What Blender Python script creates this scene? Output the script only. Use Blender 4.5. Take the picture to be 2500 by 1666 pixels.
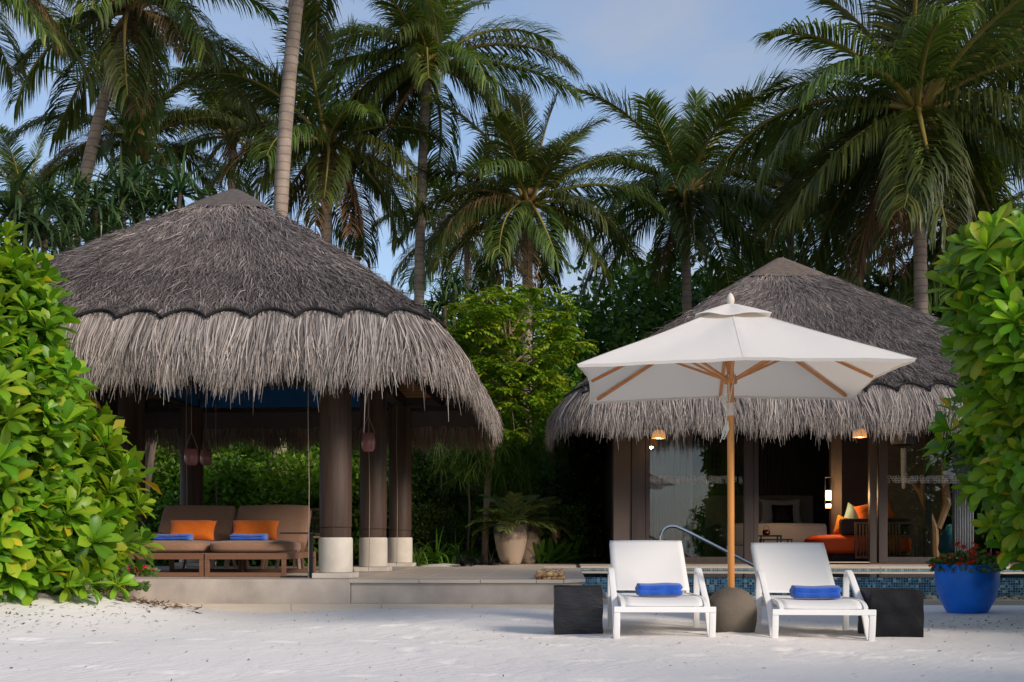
import bpy, bmesh, math, random
import numpy as np
from mathutils import Vector, Matrix, Euler

for o in list(bpy.data.objects):
    bpy.data.objects.remove(o)
SC = bpy.context.scene
COL = SC.collection

# ------------------------------------------------------------------ camera, sky, sun, exposure
F, PPX, PPY, CZ = 2900.0, 1250.0, 1313.0, 0.75     # focal length and horizon in pixels of the 2500 px wide photograph
T = math.atan(130 / F)                              # the place's depth axis lies a little right of the view axis
cam = bpy.data.cameras.new("camera")
cam.sensor_width = 36.0
cam.lens = 36.0 * F / 2500
cam.shift_y = (PPY - 833) / 2500
cam.clip_start, cam.clip_end = 0.1, 3000
camo = bpy.data.objects.new("camera", cam)
camo.location = (0, 0, CZ)
camo.rotation_euler = (math.pi / 2, 0, T)
COL.objects.link(camo)
SC.camera = camo

SUN_EL = math.radians(26)
SUN_AZ = math.radians(50)          # measured from the camera's side (-Y) towards +X
sdir = Vector((math.sin(SUN_AZ) * math.cos(SUN_EL), -math.cos(SUN_AZ) * math.cos(SUN_EL), math.sin(SUN_EL)))
world = bpy.data.worlds.new("World")
SC.world = world
world.use_nodes = True
wn, wl = world.node_tree.nodes, world.node_tree.links
wn.clear()
w_out = wn.new("ShaderNodeOutputWorld")
w_bg = wn.new("ShaderNodeBackground")
w_sky = wn.new("ShaderNodeTexSky")
w_sky.sky_type = 'NISHITA'
w_sky.sun_disc = False
w_sky.sun_elevation = SUN_EL
w_sky.sun_rotation = math.atan2(sdir.x, sdir.y)
w_sky.air_density, w_sky.dust_density, w_sky.ozone_density = 1.0, 0.35, 2.6
w_tc = wn.new("ShaderNodeTexCoord")
w_map = wn.new("ShaderNodeMapping")
w_map.inputs['Scale'].default_value = (1.6, 1.6, 5.5)
w_map.inputs['Rotation'].default_value = (0.12, 0.2, 0.4)
w_no = wn.new("ShaderNodeTexNoise")
w_no.inputs['Scale'].default_value = 2.2
w_no.inputs['Detail'].default_value = 7
w_no.inputs['Roughness'].default_value = 0.56
w_no.inputs['Distortion'].default_value = 0.5
w_rp = wn.new("ShaderNodeValToRGB")
w_rp.color_ramp.elements[0].position = 0.36
w_rp.color_ramp.elements[0].color = (0.22, 0.22, 0.22, 1)
w_rp.color_ramp.elements[1].position = 0.78
w_rp.color_ramp.elements[1].color = (0.9, 0.9, 0.9, 1)
w_mx = wn.new("ShaderNodeMixRGB")
w_mx.inputs['Color2'].default_value = (2.5, 2.65, 3.05, 1)
wl.new(w_tc.outputs['Generated'], w_map.inputs['Vector'])
wl.new(w_map.outputs['Vector'], w_no.inputs['Vector'])
wl.new(w_no.outputs['Fac'], w_rp.inputs['Fac'])
wl.new(w_rp.outputs['Color'], w_mx.inputs['Fac'])
wl.new(w_sky.outputs['Color'], w_mx.inputs['Color1'])
wl.new(w_mx.outputs['Color'], w_bg.inputs['Color'])
w_bg.inputs['Strength'].default_value = 0.12
wl.new(w_bg.outputs['Background'], w_out.inputs['Surface'])

sun = bpy.data.lights.new("sun", 'SUN')
sun.energy = 2.35
sun.angle = math.radians(18.0)
sun.color = (1.0, 0.88, 0.77)
suno = bpy.data.objects.new("sun", sun)
suno.rotation_euler = (-sdir).to_track_quat('-Z', 'Y').to_euler()
suno.location = sdir * 60
COL.objects.link(suno)

SC.render.engine = 'CYCLES'
SC.view_settings.view_transform = 'Standard'
SC.view_settings.look = 'None'
SC.view_settings.gamma = 1.0
SC.view_settings.exposure = 0.66
SC.cycles.max_bounces = 10
SC.cycles.diffuse_bounces = 6
SC.cycles.glossy_bounces = 3
SC.cycles.transmission_bounces = 6
SC.cycles.transparent_max_bounces = 8
SC.cycles.sample_clamp_indirect = 6
SC.cycles.use_denoising = True
SC.cycles.caustics_reflective = False
SC.cycles.caustics_refractive = False

# ------------------------------------------------------------------ helpers
def wx(px, Y):
    return Y * math.tan(math.atan((px - PPX) / F) - T)
def dep(X, Y):
    return -X * math.sin(T) + Y * math.cos(T)
def wz(py, X, Y):
    return CZ + (PPY - py) * dep(X, Y) / F
def at(px, py, Y):
    X = wx(px, Y)
    return Vector((X, Y, wz(py, X, Y)))

def rng(seed):
    return random.Random(seed)

class MB:
    """collects vertices, faces and a tint for each vertex; build() links them as one mesh object"""
    def __init__(s):
        s.v, s.f, s.t = [], [], []
    def add(s, vs, fs, tint=0.5):
        n = len(s.v)
        s.v.extend([tuple(p) for p in vs])
        s.f.extend([tuple(i + n for i in f) for f in fs])
        if isinstance(tint, (int, float)):
            s.t.extend([tint] * len(vs))
        else:
            s.t.extend(tint)
        return s
    def box(s, x0, x1, y0, y1, z0, z1, tint=0.5):
        return s.add([(x0, y0, z0), (x1, y0, z0), (x1, y1, z0), (x0, y1, z0), (x0, y0, z1), (x1, y0, z1), (x1, y1, z1), (x0, y1, z1)],
                     [(0, 3, 2, 1), (4, 5, 6, 7), (0, 1, 5, 4), (1, 2, 6, 5), (2, 3, 7, 6), (3, 0, 4, 7)], tint)
    def bar(s, a, b, wid, thick, up=(0, 0, 1), tint=0.5):
        """straight bar from a to b; wid across, thick along up"""
        a, b = Vector(a), Vector(b)
        d = (b - a).normalized()
        u = Vector(up)
        sd = d.cross(u)
        if sd.length < 1e-5:
            sd = d.cross(Vector((1, 0, 0)))
        sd.normalize()
        u = sd.cross(d).normalized()
        sd, u = sd * wid / 2, u * thick / 2
        vs = [a - sd - u, a + sd - u, a + sd + u, a - sd + u, b - sd - u, b + sd - u, b + sd + u, b - sd + u]
        return s.add(vs, [(3, 2, 1, 0), (4, 5, 6, 7), (0, 1, 5, 4), (1, 2, 6, 5), (2, 3, 7, 6), (3, 0, 4, 7)], tint)
    def tube(s, path, r, n=8, tint=0.5, caps=True):
        path = [Vector(p) for p in path]
        m = len(path)
        rs = r if isinstance(r, (list, tuple)) else [r] * m
        vs, fs = [], []
        ref = None
        for i, p in enumerate(path):
            d = (path[min(i + 1, m - 1)] - path[max(i - 1, 0)]).normalized()
            if ref is None:
                ref = Vector((0, 0, 1)) if abs(d.z) < 0.9 else Vector((1, 0, 0))
            a = d.cross(ref).normalized()
            b = a.cross(d).normalized()
            ref = b
            for k in range(n):
                an = 2 * math.pi * k / n
                vs.append(p + (a * math.cos(an) + b * math.sin(an)) * rs[i])
        for i in range(m - 1):
            for k in range(n):
                k2 = (k + 1) % n
                fs.append((i * n + k, i * n + k2, (i + 1) * n + k2, (i + 1) * n + k))
        if caps:
            fs.append(tuple(range(n)))
            fs.append(tuple((m - 1) * n + k for k in reversed(range(n))))
        return s.add(vs, fs, tint)
    def lathe(s, prof, n=24, c=(0, 0, 0), tint=0.5, wob=None):
        vs, fs = [], []
        for i, (r, z) in enumerate(prof):
            for k in range(n):
                an = 2 * math.pi * k / n
                rr = r * (1 + (wob(an, z) if wob else 0))
                vs.append((c[0] + rr * math.cos(an), c[1] + rr * math.sin(an), c[2] + z))
        for i in range(len(prof) - 1):
            for k in range(n):
                k2 = (k + 1) % n
                fs.append((i * n + k, i * n + k2, (i + 1) * n + k2, (i + 1) * n + k))
        if prof[0][0] > 1e-4:
            fs.append(tuple(reversed(range(n))))
        if prof[-1][0] > 1e-4:
            fs.append(tuple((len(prof) - 1) * n + k for k in range(n)))
        return s.add(vs, fs, tint)
    def grid(s, fn, nu, nv, tint=0.5, closed=False):
        vs, fs = [], []
        for j in range(nv + 1):
            for i in range(nu + (0 if closed else 1)):
                vs.append(fn(i / nu, j / nv))
        w = nu if closed else nu + 1
        for j in range(nv):
            for i in range(nu):
                i2 = (i + 1) % w if closed else i + 1
                fs.append((j * w + i, j * w + i2, (j + 1) * w + i2, (j + 1) * w + i))
        return s.add(vs, fs, tint)
    def build(s, name, mat, parent=None, smooth=False, bevel=0, world=True, sharp=35, solid=0):
        me = bpy.data.meshes.new(name)
        off = Vector((0, 0, 0))
        if parent is not None and world:
            p = parent
            while p is not None:
                off += p.location
                p = p.parent
        me.from_pydata([(a - off.x, b - off.y, c - off.z) for a, b, c in s.v], [], s.f)
        at_ = me.attributes.new("tint", 'FLOAT', 'POINT')
        at_.data.foreach_set("value", np.array(s.t, dtype=np.float32))
        return finish(me, name, mat, parent, smooth, bevel, sharp, solid)

def finish(me, name, mat, parent=None, smooth=False, bevel=0, sharp=35, solid=0):
    if bevel or solid:
        bm = bmesh.new()
        bm.from_mesh(me)
        if solid:
            bmesh.ops.recalc_face_normals(bm, faces=bm.faces)
            bmesh.ops.solidify(bm, geom=bm.faces[:], thickness=solid)
        if bevel:
            es = [e for e in bm.edges if len(e.link_faces) == 2 and e.calc_face_angle(0) > 0.6]
            bmesh.ops.bevel(bm, geom=es, offset=bevel, offset_type='OFFSET', segments=2, profile=0.6, affect='EDGES', clamp_overlap=True)
        bm.to_mesh(me)
        bm.free()
    if smooth:
        me.polygons.foreach_set("use_smooth", [True] * len(me.polygons))
        if sharp:
            me.set_sharp_from_angle(angle=math.radians(sharp))
    me.update()
    if mat is not None:
        me.materials.append(M[mat] if isinstance(mat, str) else mat)
    o = bpy.data.objects.new(name, me)
    COL.objects.link(o)
    if parent is not None:
        o.parent = parent
    return o

def npmesh(name, V, FQ, mat, tint=None, parent=None, smooth=True):
    """big mesh from numpy arrays: V (n,3), FQ (m,4) quads"""
    off = np.zeros(3)
    p = parent
    while p is not None:
        off += np.array(p.location)
        p = p.parent
    me = bpy.data.meshes.new(name)
    n, m = len(V), len(FQ)
    me.vertices.add(n)
    me.vertices.foreach_set("co", (V - off).astype(np.float32).ravel())
    me.loops.add(m * 4)
    me.loops.foreach_set("vertex_index", FQ.astype(np.int32).ravel())
    me.polygons.add(m)
    me.polygons.foreach_set("loop_start", np.arange(0, m * 4, 4, dtype=np.int32))
    if tint is not None:
        a = me.attributes.new("tint", 'FLOAT', 'POINT')
        a.data.foreach_set("value", tint.astype(np.float32))
    if smooth:
        me.polygons.foreach_set("use_smooth", np.ones(m, dtype=bool))
    me.update(calc_edges=True)
    if mat:
        me.materials.append(M[mat])
    o = bpy.data.objects.new(name, me)
    COL.objects.link(o)
    if parent is not None:
        o.parent = parent
    return o

def tag(o, label=None, cat=None, group=None, kind=None):
    if label: o["label"] = label
    if cat: o["category"] = cat
    if group: o["group"] = group
    if kind: o["kind"] = kind
    return o
def thing(name, label, cat, loc=(0, 0, 0), group=None, rz=0.0):
    o = bpy.data.objects.new(name, None)
    o.empty_display_size = 0.2
    COL.objects.link(o)
    o.location = loc
    o.rotation_euler = (0, 0, rz)
    return tag(o, label, cat, group)
def struct(o):
    o["kind"] = "structure"
    return o
def inst(src, name, parent, loc, rot=(0, 0, 0), sc=1.0, mat=None):
    """a new object that shares the mesh of src (mesh datablock)"""
    o = bpy.data.objects.new(name, src)
    COL.objects.link(o)
    o.location = loc
    o.rotation_euler = rot
    o.scale = (sc, sc, sc) if isinstance(sc, (int, float)) else sc
    if parent is not None:
        o.parent = parent
    return o
def copy_tree(o, parent=None):
    c = o.copy()
    COL.objects.link(c)
    c.parent = parent
    for ch in list(o.children):
        copy_tree(ch, c)
    return c

# ------------------------------------------------------------------ materials
M = {}
def _base(name):
    m = bpy.data.materials.new(name)
    m.use_nodes = True
    nt = m.node_tree
    return m, nt.nodes, nt.links, nt.nodes["Principled BSDF"]
def _noise(n, l, scale, detail=5, rough=0.55, coord='Object', stretch=None, dist=0.0):
    tc = n.new("ShaderNodeTexCoord")
    no = n.new("ShaderNodeTexNoise")
    no.inputs['Scale'].default_value = scale
    no.inputs['Detail'].default_value = detail
    no.inputs['Roughness'].default_value = rough
    no.inputs['Distortion'].default_value = dist
    if stretch:
        mp = n.new("ShaderNodeMapping")
        mp.inputs['Scale'].default_value = stretch
        l.new(tc.outputs[coord], mp.inputs['Vector'])
        l.new(mp.outputs['Vector'], no.inputs['Vector'])
    else:
        l.new(tc.outputs[coord], no.inputs['Vector'])
    return no
def _mix(n, l, fac, c1, c2, mode='MIX'):
    mx = n.new("ShaderNodeMixRGB")
    mx.blend_type = mode
    for sock, val in ((mx.inputs['Fac'], fac), (mx.inputs['Color1'], c1), (mx.inputs['Color2'], c2)):
        if isinstance(val, (int, float)):
            sock.default_value = val
        elif isinstance(val, (tuple, list)):
            sock.default_value = (*val[:3], 1)
        else:
            l.new(val, sock)
    return mx.outputs['Color']
def _ramp(n, l, src, stops):
    r = n.new("ShaderNodeValToRGB")
    el = r.color_ramp.elements
    while len(el) < len(stops):
        el.new(0.5)
    for e, (p, c) in zip(el, stops):
        e.position = p
        e.color = (*c, 1) if len(c) == 3 else c
    l.new(src, r.inputs['Fac'])
    return r.outputs['Color']

def mat(name, c1, c2=None, scale=6, rough=0.6, metal=0.0, bump=0.0, bscale=None, stretch=None, spec=0.4, contrast=(0.35, 0.65), coat=0, sheen=0, detail=5):
    m, n, l, b = _base(name)
    b.inputs['Roughness'].default_value = rough
    b.inputs['Metallic'].default_value = metal
    b.inputs['Specular IOR Level'].default_value = spec
    b.inputs['Coat Weight'].default_value = coat
    b.inputs['Sheen Weight'].default_value = sheen
    if c2 is None:
        c2 = tuple(x * 0.82 for x in c1)
    no = _noise(n, l, scale, detail, stretch=stretch)
    f = _ramp(n, l, no.outputs['Fac'], [(contrast[0], (0, 0, 0)), (contrast[1], (1, 1, 1))])
    l.new(_mix(n, l, f, c1, c2), b.inputs['Base Color'])
    if bump:
        nb = _noise(n, l, bscale or scale * 3, 6, 0.6, stretch=stretch)
        bp = n.new("ShaderNodeBump")
        bp.inputs['Strength'].default_value = bump
        bp.inputs['Distance'].default_value = 0.02
        l.new(nb.outputs['Fac'], bp.inputs['Height'])
        l.new(bp.outputs['Normal'], b.inputs['Normal'])
    M[name] = m
    return m

def tintmat(name, stops, rough=0.7, trans=0.0, tcol=1.0, spec=0.3, objvar=0.0, tmul=(1.25, 1.3, 0.6)):
    """colour by the tint attribute; trans mixes in light through the blade"""
    m, n, l, b = _base(name)
    a = n.new("ShaderNodeAttribute")
    a.attribute_name = "tint"
    c = _ramp(n, l, a.outputs['Fac'], stops)
    if objvar:
        oi = n.new("ShaderNodeObjectInfo")
        hs = n.new("ShaderNodeHueSaturation")
        mr = n.new("ShaderNodeMapRange")
        mr.inputs['To Min'].default_value = 1 - objvar
        mr.inputs['To Max'].default_value = 1 + objvar
        l.new(oi.outputs['Random'], mr.inputs['Value'])
        l.new(mr.outputs['Result'], hs.inputs['Value'])
        mr2 = n.new("ShaderNodeMapRange")
        mr2.inputs['To Min'].default_value = 0.5 - objvar * 0.06
        mr2.inputs['To Max'].default_value = 0.5 + objvar * 0.06
        l.new(oi.outputs['Random'], mr2.inputs['Value'])
        l.new(mr2.outputs['Result'], hs.inputs['Hue'])
        l.new(c, hs.inputs['Color'])
        c = hs.outputs['Color']
    l.new(c, b.inputs['Base Color'])
    b.inputs['Roughness'].default_value = rough
    b.inputs['Specular IOR Level'].default_value = spec
    if trans:
        tr = n.new("ShaderNodeBsdfTranslucent")
        l.new(_mix(n, l, 1.0, c, (tmul[0] * tcol, tmul[1] * tcol, tmul[2] * tcol), 'MULTIPLY'), tr.inputs['Color'])
        ms = n.new("ShaderNodeMixShader")
        ms.inputs['Fac'].default_value = trans
        l.new(b.outputs['BSDF'], ms.inputs[1])
        l.new(tr.outputs['BSDF'], ms.inputs[2])
        l.new(ms.outputs['Shader'], n["Material Output"].inputs['Surface'])
    M[name] = m
    return m

def emit(name, col, strength):
    m, n, l, b = _base(name)
    b.inputs['Base Color'].default_value = (*col, 1)
    b.inputs['Emission Color'].default_value = (*col, 1)
    b.inputs['Emission Strength'].default_value = strength
    b.inputs['Roughness'].default_value = 0.5
    M[name] = m

# sand with raked ripples and specks
def sand_mat():
    m, n, l, b = _base("sand")
    no = _noise(n, l, 0.9, 6)
    c = _mix(n, l, _ramp(n, l, no.outputs['Fac'], [(0.3, (0, 0, 0)), (0.75, (1, 1, 1))]), (0.82, 0.775, 0.73), (0.74, 0.705, 0.67))
    fine = _noise(n, l, 90, 3)
    c = _mix(n, l, _ramp(n, l, fine.outputs['Fac'], [(0.30, (0.86, 0.86, 0.86)), (0.5, (1, 1, 1))]), c, c, 'MULTIPLY') if False else c
    sp = n.new("ShaderNodeTexVoronoi")
    tc = n.new("ShaderNodeTexCoord")
    sp.inputs['Scale'].default_value = 7.0
    l.new(tc.outputs['Object'], sp.inputs['Vector'])
    f = _ramp(n, l, sp.outputs['Distance'], [(0.018, (1, 1, 1)), (0.03, (0, 0, 0))])
    c = _mix(n, l, f, c, (0.22, 0.17, 0.13))
    l.new(c, b.inputs['Base Color'])
    b.inputs['Roughness'].default_value = 0.95
    b.inputs['Specular IOR Level'].default_value = 0.1
    bp1 = n.new("ShaderNodeBump")
    bp1.inputs['Strength'].default_value = 0.33
    bp1.inputs['Distance'].default_value = 0.05
    nb = _noise(n, l, 5, 8, 0.62, stretch=(1.0, 0.55, 1), dist=0.6)
    l.new(nb.outputs['Fac'], bp1.inputs['Height'])
    wv = n.new("ShaderNodeTexWave")
    wv.inputs['Scale'].default_value = 3.2
    wv.inputs['Distortion'].default_value = 9.0
    wv.inputs['Detail'].default_value = 3
    mp = n.new("ShaderNodeMapping")
    mp.inputs['Rotation'].default_value = (0, 0, 0.6)
    l.new(tc.outputs['Object'], mp.inputs['Vector'])
    l.new(mp.outputs['Vector'], wv.inputs['Vector'])
    msk = _noise(n, l, 0.55, 2)
    hm = n.new("ShaderNodeMath")
    hm.operation = 'MULTIPLY'
    l.new(wv.outputs['Fac'], hm.inputs[0])
    l.new(_ramp(n, l, msk.outputs['Fac'], [(0.45, (0, 0, 0)), (0.6, (1, 1, 1))]), hm.inputs[1])
    bp2 = n.new("ShaderNodeBump")
    bp2.inputs['Strength'].default_value = 0.12
    bp2.inputs['Distance'].default_value = 0.02
    l.new(hm.outputs[0], bp2.inputs['Height'])
    l.new(bp1.outputs['Normal'], bp2.inputs['Normal'])
    l.new(bp2.outputs['Normal'], b.inputs['Normal'])
    M["sand"] = m
sand_mat()

# mosaic of small pool tiles, about 2.5 cm
def mosaic_mat():
    m, n, l, b = _base("mosaic")
    tc = n.new("ShaderNodeTexCoord")
    sep = n.new("ShaderNodeSeparateXYZ")
    l.new(tc.outputs['Object'], sep.inputs['Vector'])
    cmb = n.new("ShaderNodeCombineXYZ")
    ad = n.new("ShaderNodeMath"); ad.operation = 'ADD'
    l.new(sep.outputs['X'], ad.inputs[0]); l.new(sep.outputs['Y'], ad.inputs[1])
    l.new(ad.outputs[0], cmb.inputs['X']); l.new(sep.outputs['Z'], cmb.inputs['Y'])
    sc = n.new("ShaderNodeVectorMath"); sc.operation = 'SCALE'
    sc.inputs['Scale'].default_value = 1 / 0.029
    l.new(cmb.outputs['Vector'], sc.inputs[0])
    fl = n.new("ShaderNodeVectorMath"); fl.operation = 'FLOOR'
    l.new(sc.outputs['Vector'], fl.inputs[0])
    wn_ = n.new("ShaderNodeTexWhiteNoise"); wn_.noise_dimensions = '3D'
    l.new(fl.outputs['Vector'], wn_.inputs['Vector'])
    c = n.new("ShaderNodeValToRGB")
    c.color_ramp.interpolation = 'CONSTANT'
    cols = [(0.0, (0.014, 0.07, 0.14)), (0.22, (0.025, 0.12, 0.21)), (0.45, (0.045, 0.19, 0.29)), (0.66, (0.10, 0.30, 0.38)), (0.82, (0.22, 0.43, 0.47)), (0.92, (0.44, 0.60, 0.60))]
    while len(c.color_ramp.elements) < len(cols):
        c.color_ramp.elements.new(0.5)
    for e, (p, q) in zip(c.color_ramp.elements, cols):
        e.position = p; e.color = (*q, 1)
    l.new(wn_.outputs['Value'], c.inputs['Fac'])
    fr = n.new("ShaderNodeVectorMath"); fr.operation = 'FRACTION'
    l.new(sc.outputs['Vector'], fr.inputs[0])
    s2 = n.new("ShaderNodeSeparateXYZ"); l.new(fr.outputs['Vector'], s2.inputs['Vector'])
    def edge(sock):
        a = n.new("ShaderNodeMath"); a.operation = 'GREATER_THAN'; a.inputs[1].default_value = 0.88
        l.new(sock, a.inputs[0]); return a.outputs[0]
    mxm = n.new("ShaderNodeMath"); mxm.operation = 'MAXIMUM'
    l.new(edge(s2.outputs['X']), mxm.inputs[0]); l.new(edge(s2.outputs['Y']), mxm.inputs[1])
    l.new(_mix(n, l, mxm.outputs[0], c.outputs['Color'], (0.42, 0.54, 0.56)), b.inputs['Base Color'])
    b.inputs['Roughness'].default_value = 0.18
    M["mosaic"] = m
mosaic_mat()

def water_mat():
    m, n, l, b = _base("pool_water")
    b.inputs['Base Color'].default_value = (0.55, 0.8, 0.85, 1)
    b.inputs['Roughness'].default_value = 0.015
    b.inputs['IOR'].default_value = 1.33
    b.inputs['Transmission Weight'].default_value = 0.9
    no = _noise(n, l, 2.2, 3, stretch=(1, 0.5, 1))
    bp = n.new("ShaderNodeBump"); bp.inputs['Strength'].default_value = 0.03; bp.inputs['Distance'].default_value = 0.02
    l.new(no.outputs['Fac'], bp.inputs['Height']); l.new(bp.outputs['Normal'], b.inputs['Normal'])
    M["pool_water"] = m
water_mat()

def glass_mat(name, refl, tint):
    m, n, l, b = _base(name)
    tr = n.new("ShaderNodeBsdfTransparent"); tr.inputs['Color'].default_value = (*tint, 1)
    gl = n.new("ShaderNodeBsdfGlossy"); gl.inputs['Roughness'].default_value = 0.004; gl.inputs['Color'].default_value = (0.95, 0.96, 1, 1)
    fr = n.new("ShaderNodeFresnel"); fr.inputs['IOR'].default_value = 1.5
    mr = n.new("ShaderNodeMath"); mr.operation = 'ADD'; mr.inputs[1].default_value = refl
    l.new(fr.outputs['Fac'], mr.inputs[0])
    ms = n.new("ShaderNodeMixShader")
    l.new(mr.outputs[0], ms.inputs['Fac']); l.new(tr.outputs['BSDF'], ms.inputs[1]); l.new(gl.outputs['BSDF'], ms.inputs[2])
    l.new(ms.outputs['Shader'], n["Material Output"].inputs['Surface'])
    M[name] = m
glass_mat("window_glass", 0.012, (0.84, 0.86, 0.87))

glass_mat("red_glass", 0.06, (0.6, 0.1, 0.1))

mat("pink_glass", (0.36, 0.15, 0.14), (0.30, 0.12, 0.12), 8, 0.25)
mat("travertine", (0.62, 0.53, 0.42), (0.52, 0.44, 0.36), 3, 0.5, bump=0.08, bscale=30, stretch=(0.35, 2.5, 2.5))
mat("concrete", (0.56, 0.48, 0.41), (0.38, 0.325, 0.28), 2.2, 0.8, bump=0.12, bscale=40, detail=9)
mat("column_base", (0.66, 0.59, 0.50), (0.56, 0.50, 0.42), 5, 0.75, bump=0.12, bscale=50, detail=8)
mat("dark_stone", (0.20, 0.18, 0.16), (0.14, 0.13, 0.12), 3, 0.4)
mat("column_wood", (0.085, 0.050, 0.034), (0.042, 0.026, 0.018), 14, 0.55, bump=0.2, bscale=30, stretch=(1, 1, 0.06), spec=0.25)
mat("dark_wood", (0.035, 0.022, 0.018), (0.02, 0.014, 0.012), 8, 0.5, stretch=(1, 1, 0.1))
mat("door_wood", (0.060, 0.042, 0.036), (0.042, 0.030, 0.026), 10, 0.5, stretch=(1, 1, 0.08))
mat("black_wood", (0.012, 0.010, 0.010), (0.02, 0.017, 0.016), 8, 0.5)
mat("sofa_frame", (0.23, 0.115, 0.065), (0.17, 0.085, 0.05), 10, 0.5, stretch=(0.1, 1, 1))
mat("teak", (0.60, 0.25, 0.055), (0.48, 0.19, 0.04), 12, 0.38, stretch=(1, 1, 0.1), spec=0.5)
mat("rib_wood", (0.58, 0.25, 0.085), (0.48, 0.20, 0.065), 12, 0.45)
mat("brown_fabric", (0.30, 0.165, 0.10), (0.26, 0.14, 0.085), 60, 0.9, bump=0.1, bscale=300, sheen=0.2)
mat("orange_fabric", (0.95, 0.21, 0.014), (0.88, 0.17, 0.012), 40, 0.85, bump=0.08, bscale=200, sheen=0.2)
mat("blue_towel", (0.006, 0.105, 0.55), (0.004, 0.08, 0.45), 90, 0.95, bump=0.5, bscale=380, sheen=0.4)
tintmat("canvas", [(0.0, (0.86, 0.845, 0.82)), (1.0, (0.88, 0.865, 0.84))], 0.85, 0.42, 1.0, 0.15, tmul=(1.0, 0.94, 0.86))
mat("canvas_seam", (0.74, 0.715, 0.68), None, 30, 0.9)
mat("white_paint", (0.85, 0.84, 0.82), (0.82, 0.81, 0.79), 4, 0.4)
mat("sling", (0.83, 0.815, 0.79), (0.79, 0.775, 0.755), 300, 0.6, bump=0.08, bscale=400)
mat("black_glaze", (0.010, 0.010, 0.012), (0.018, 0.017, 0.019), 6, 0.28, bump=0.5, bscale=22, stretch=(.5,1,1.6), spec=0.4)
mat("black_matte", (0.007, 0.007, 0.009), (0.012, 0.012, 0.014), 6, 0.5, bump=0.2, bscale=25, spec=0.15)
mat("round_stone", (0.165, 0.13, 0.095), (0.105, 0.085, 0.062), 3, 0.75, bump=0.35, bscale=90)
mat("blue_glaze", (0.006, 0.21, 0.88), (0.004, 0.12, 0.60), 4, 0.36, spec=0.45, bump=0.06, bscale=14)
mat("steel", (0.62, 0.63, 0.65), (0.55, 0.56, 0.58), 5, 0.12, metal=1.0)
mat("copper", (0.55, 0.29, 0.15), (0.46, 0.24, 0.12), 5, 0.4, metal=0.35)
mat("black_metal", (0.015, 0.013, 0.013), (0.022, 0.018, 0.017), 8, 0.4)
mat("rope_black", (0.008, 0.008, 0.009), None, 20, 0.9)
mat("cord", (0.30, 0.24, 0.18), None, 20, 0.8)
mat("white_cord", (0.72, 0.68, 0.60), None, 20, 0.8)
mat("blue_cloth", (0.012, 0.10, 0.26), (0.010, 0.08, 0.21), 6, 0.85)
mat("soil", (0.05, 0.036, 0.024), (0.025, 0.02, 0.014), 5, 0.95, bump=0.6, bscale=12)
mat("white_linen", (0.66, 0.62, 0.62), (0.60, 0.57, 0.58), 3, 0.9)
mat("grey_linen", (0.30, 0.27, 0.25), None, 6, 0.9)
mat("grey_curtain", (0.50, 0.50, 0.53), (0.44, 0.44, 0.47), 3, 0.9)
mat("interior_wall", (0.11, 0.085, 0.07), (0.09, 0.07, 0.06), 2, 0.8)
mat("interior_floor", (0.10, 0.075, 0.055), (0.07, 0.05, 0.04), 4, 0.4)
mat("orange_box", (0.80, 0.10, 0.015), (0.74, 0.085, 0.012), 8, 0.7)
mat("mustard", (0.55, 0.20, 0.02), None, 12, 0.9)
mat("teal_fabric", (0.30, 0.44, 0.40), (0.36, 0.50, 0.46), 10, 0.9)
mat("turquoise", (0.06, 0.36, 0.42), (0.05, 0.30, 0.36), 8, 0.35)
mat("driftwood", (0.36, 0.22, 0.12), (0.24, 0.14, 0.075), 12, 0.8, stretch=(1, 1, 0.15))
mat("slat_wood", (0.20, 0.11, 0.065), (0.15, 0.08, 0.05), 12, 0.5)
mat("white_print", (0.75, 0.75, 0.75), None, 5, 0.6)
mat("leather", (0.03, 0.02, 0.018), None, 8, 0.6)
mat("bark", (0.20, 0.15, 0.11), (0.11, 0.08, 0.06), 14, 0.9, bump=0.6, bscale=30, stretch=(1, 1, 0.3))
mat("pale_bark", (0.34, 0.24, 0.16), (0.24, 0.165, 0.11), 10, 0.85, bump=0.4, bscale=25)
mat("brown_pot", (0.10, 0.06, 0.04), (0.06, 0.04, 0.03), 6, 0.7, bump=0.2)
emit("lamp_glow", (0.9, 0.40, 0.12), 0.42)
emit("lamp_bright", (1.0, 0.58, 0.20), 2.6)

def plank_mat():      # ceiling boards about 3 cm, too fine to tell apart at this distance
    m, n, l, b = _base("ceiling_boards")
    tc = n.new("ShaderNodeTexCoord")
    sep = n.new("ShaderNodeSeparateXYZ"); l.new(tc.outputs['Object'], sep.inputs['Vector'])
    mu = n.new("ShaderNodeMath"); mu.operation = 'MULTIPLY'; mu.inputs[1].default_value = 22.0
    l.new(sep.outputs['Z'], mu.inputs[0])
    fr = n.new("ShaderNodeMath"); fr.operation = 'FRACT'; l.new(mu.outputs[0], fr.inputs[0])
    f = _ramp(n, l, fr.outputs[0], [(0.0, (0, 0, 0)), (0.1, (1, 1, 1)), (0.9, (1, 1, 1)), (1.0, (0, 0, 0))])
    no = _noise(n, l, 6, 4, stretch=(0.3, 0.3, 8))
    c = _mix(n, l, no.outputs['Fac'], (0.40, 0.20, 0.085), (0.28, 0.135, 0.055))
    l.new(_mix(n, l, f, (0.04, 0.02, 0.01), c), b.inputs['Base Color'])
    b.inputs['Roughness'].default_value = 0.55
    M["ceiling_boards"] = m
plank_mat()

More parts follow.
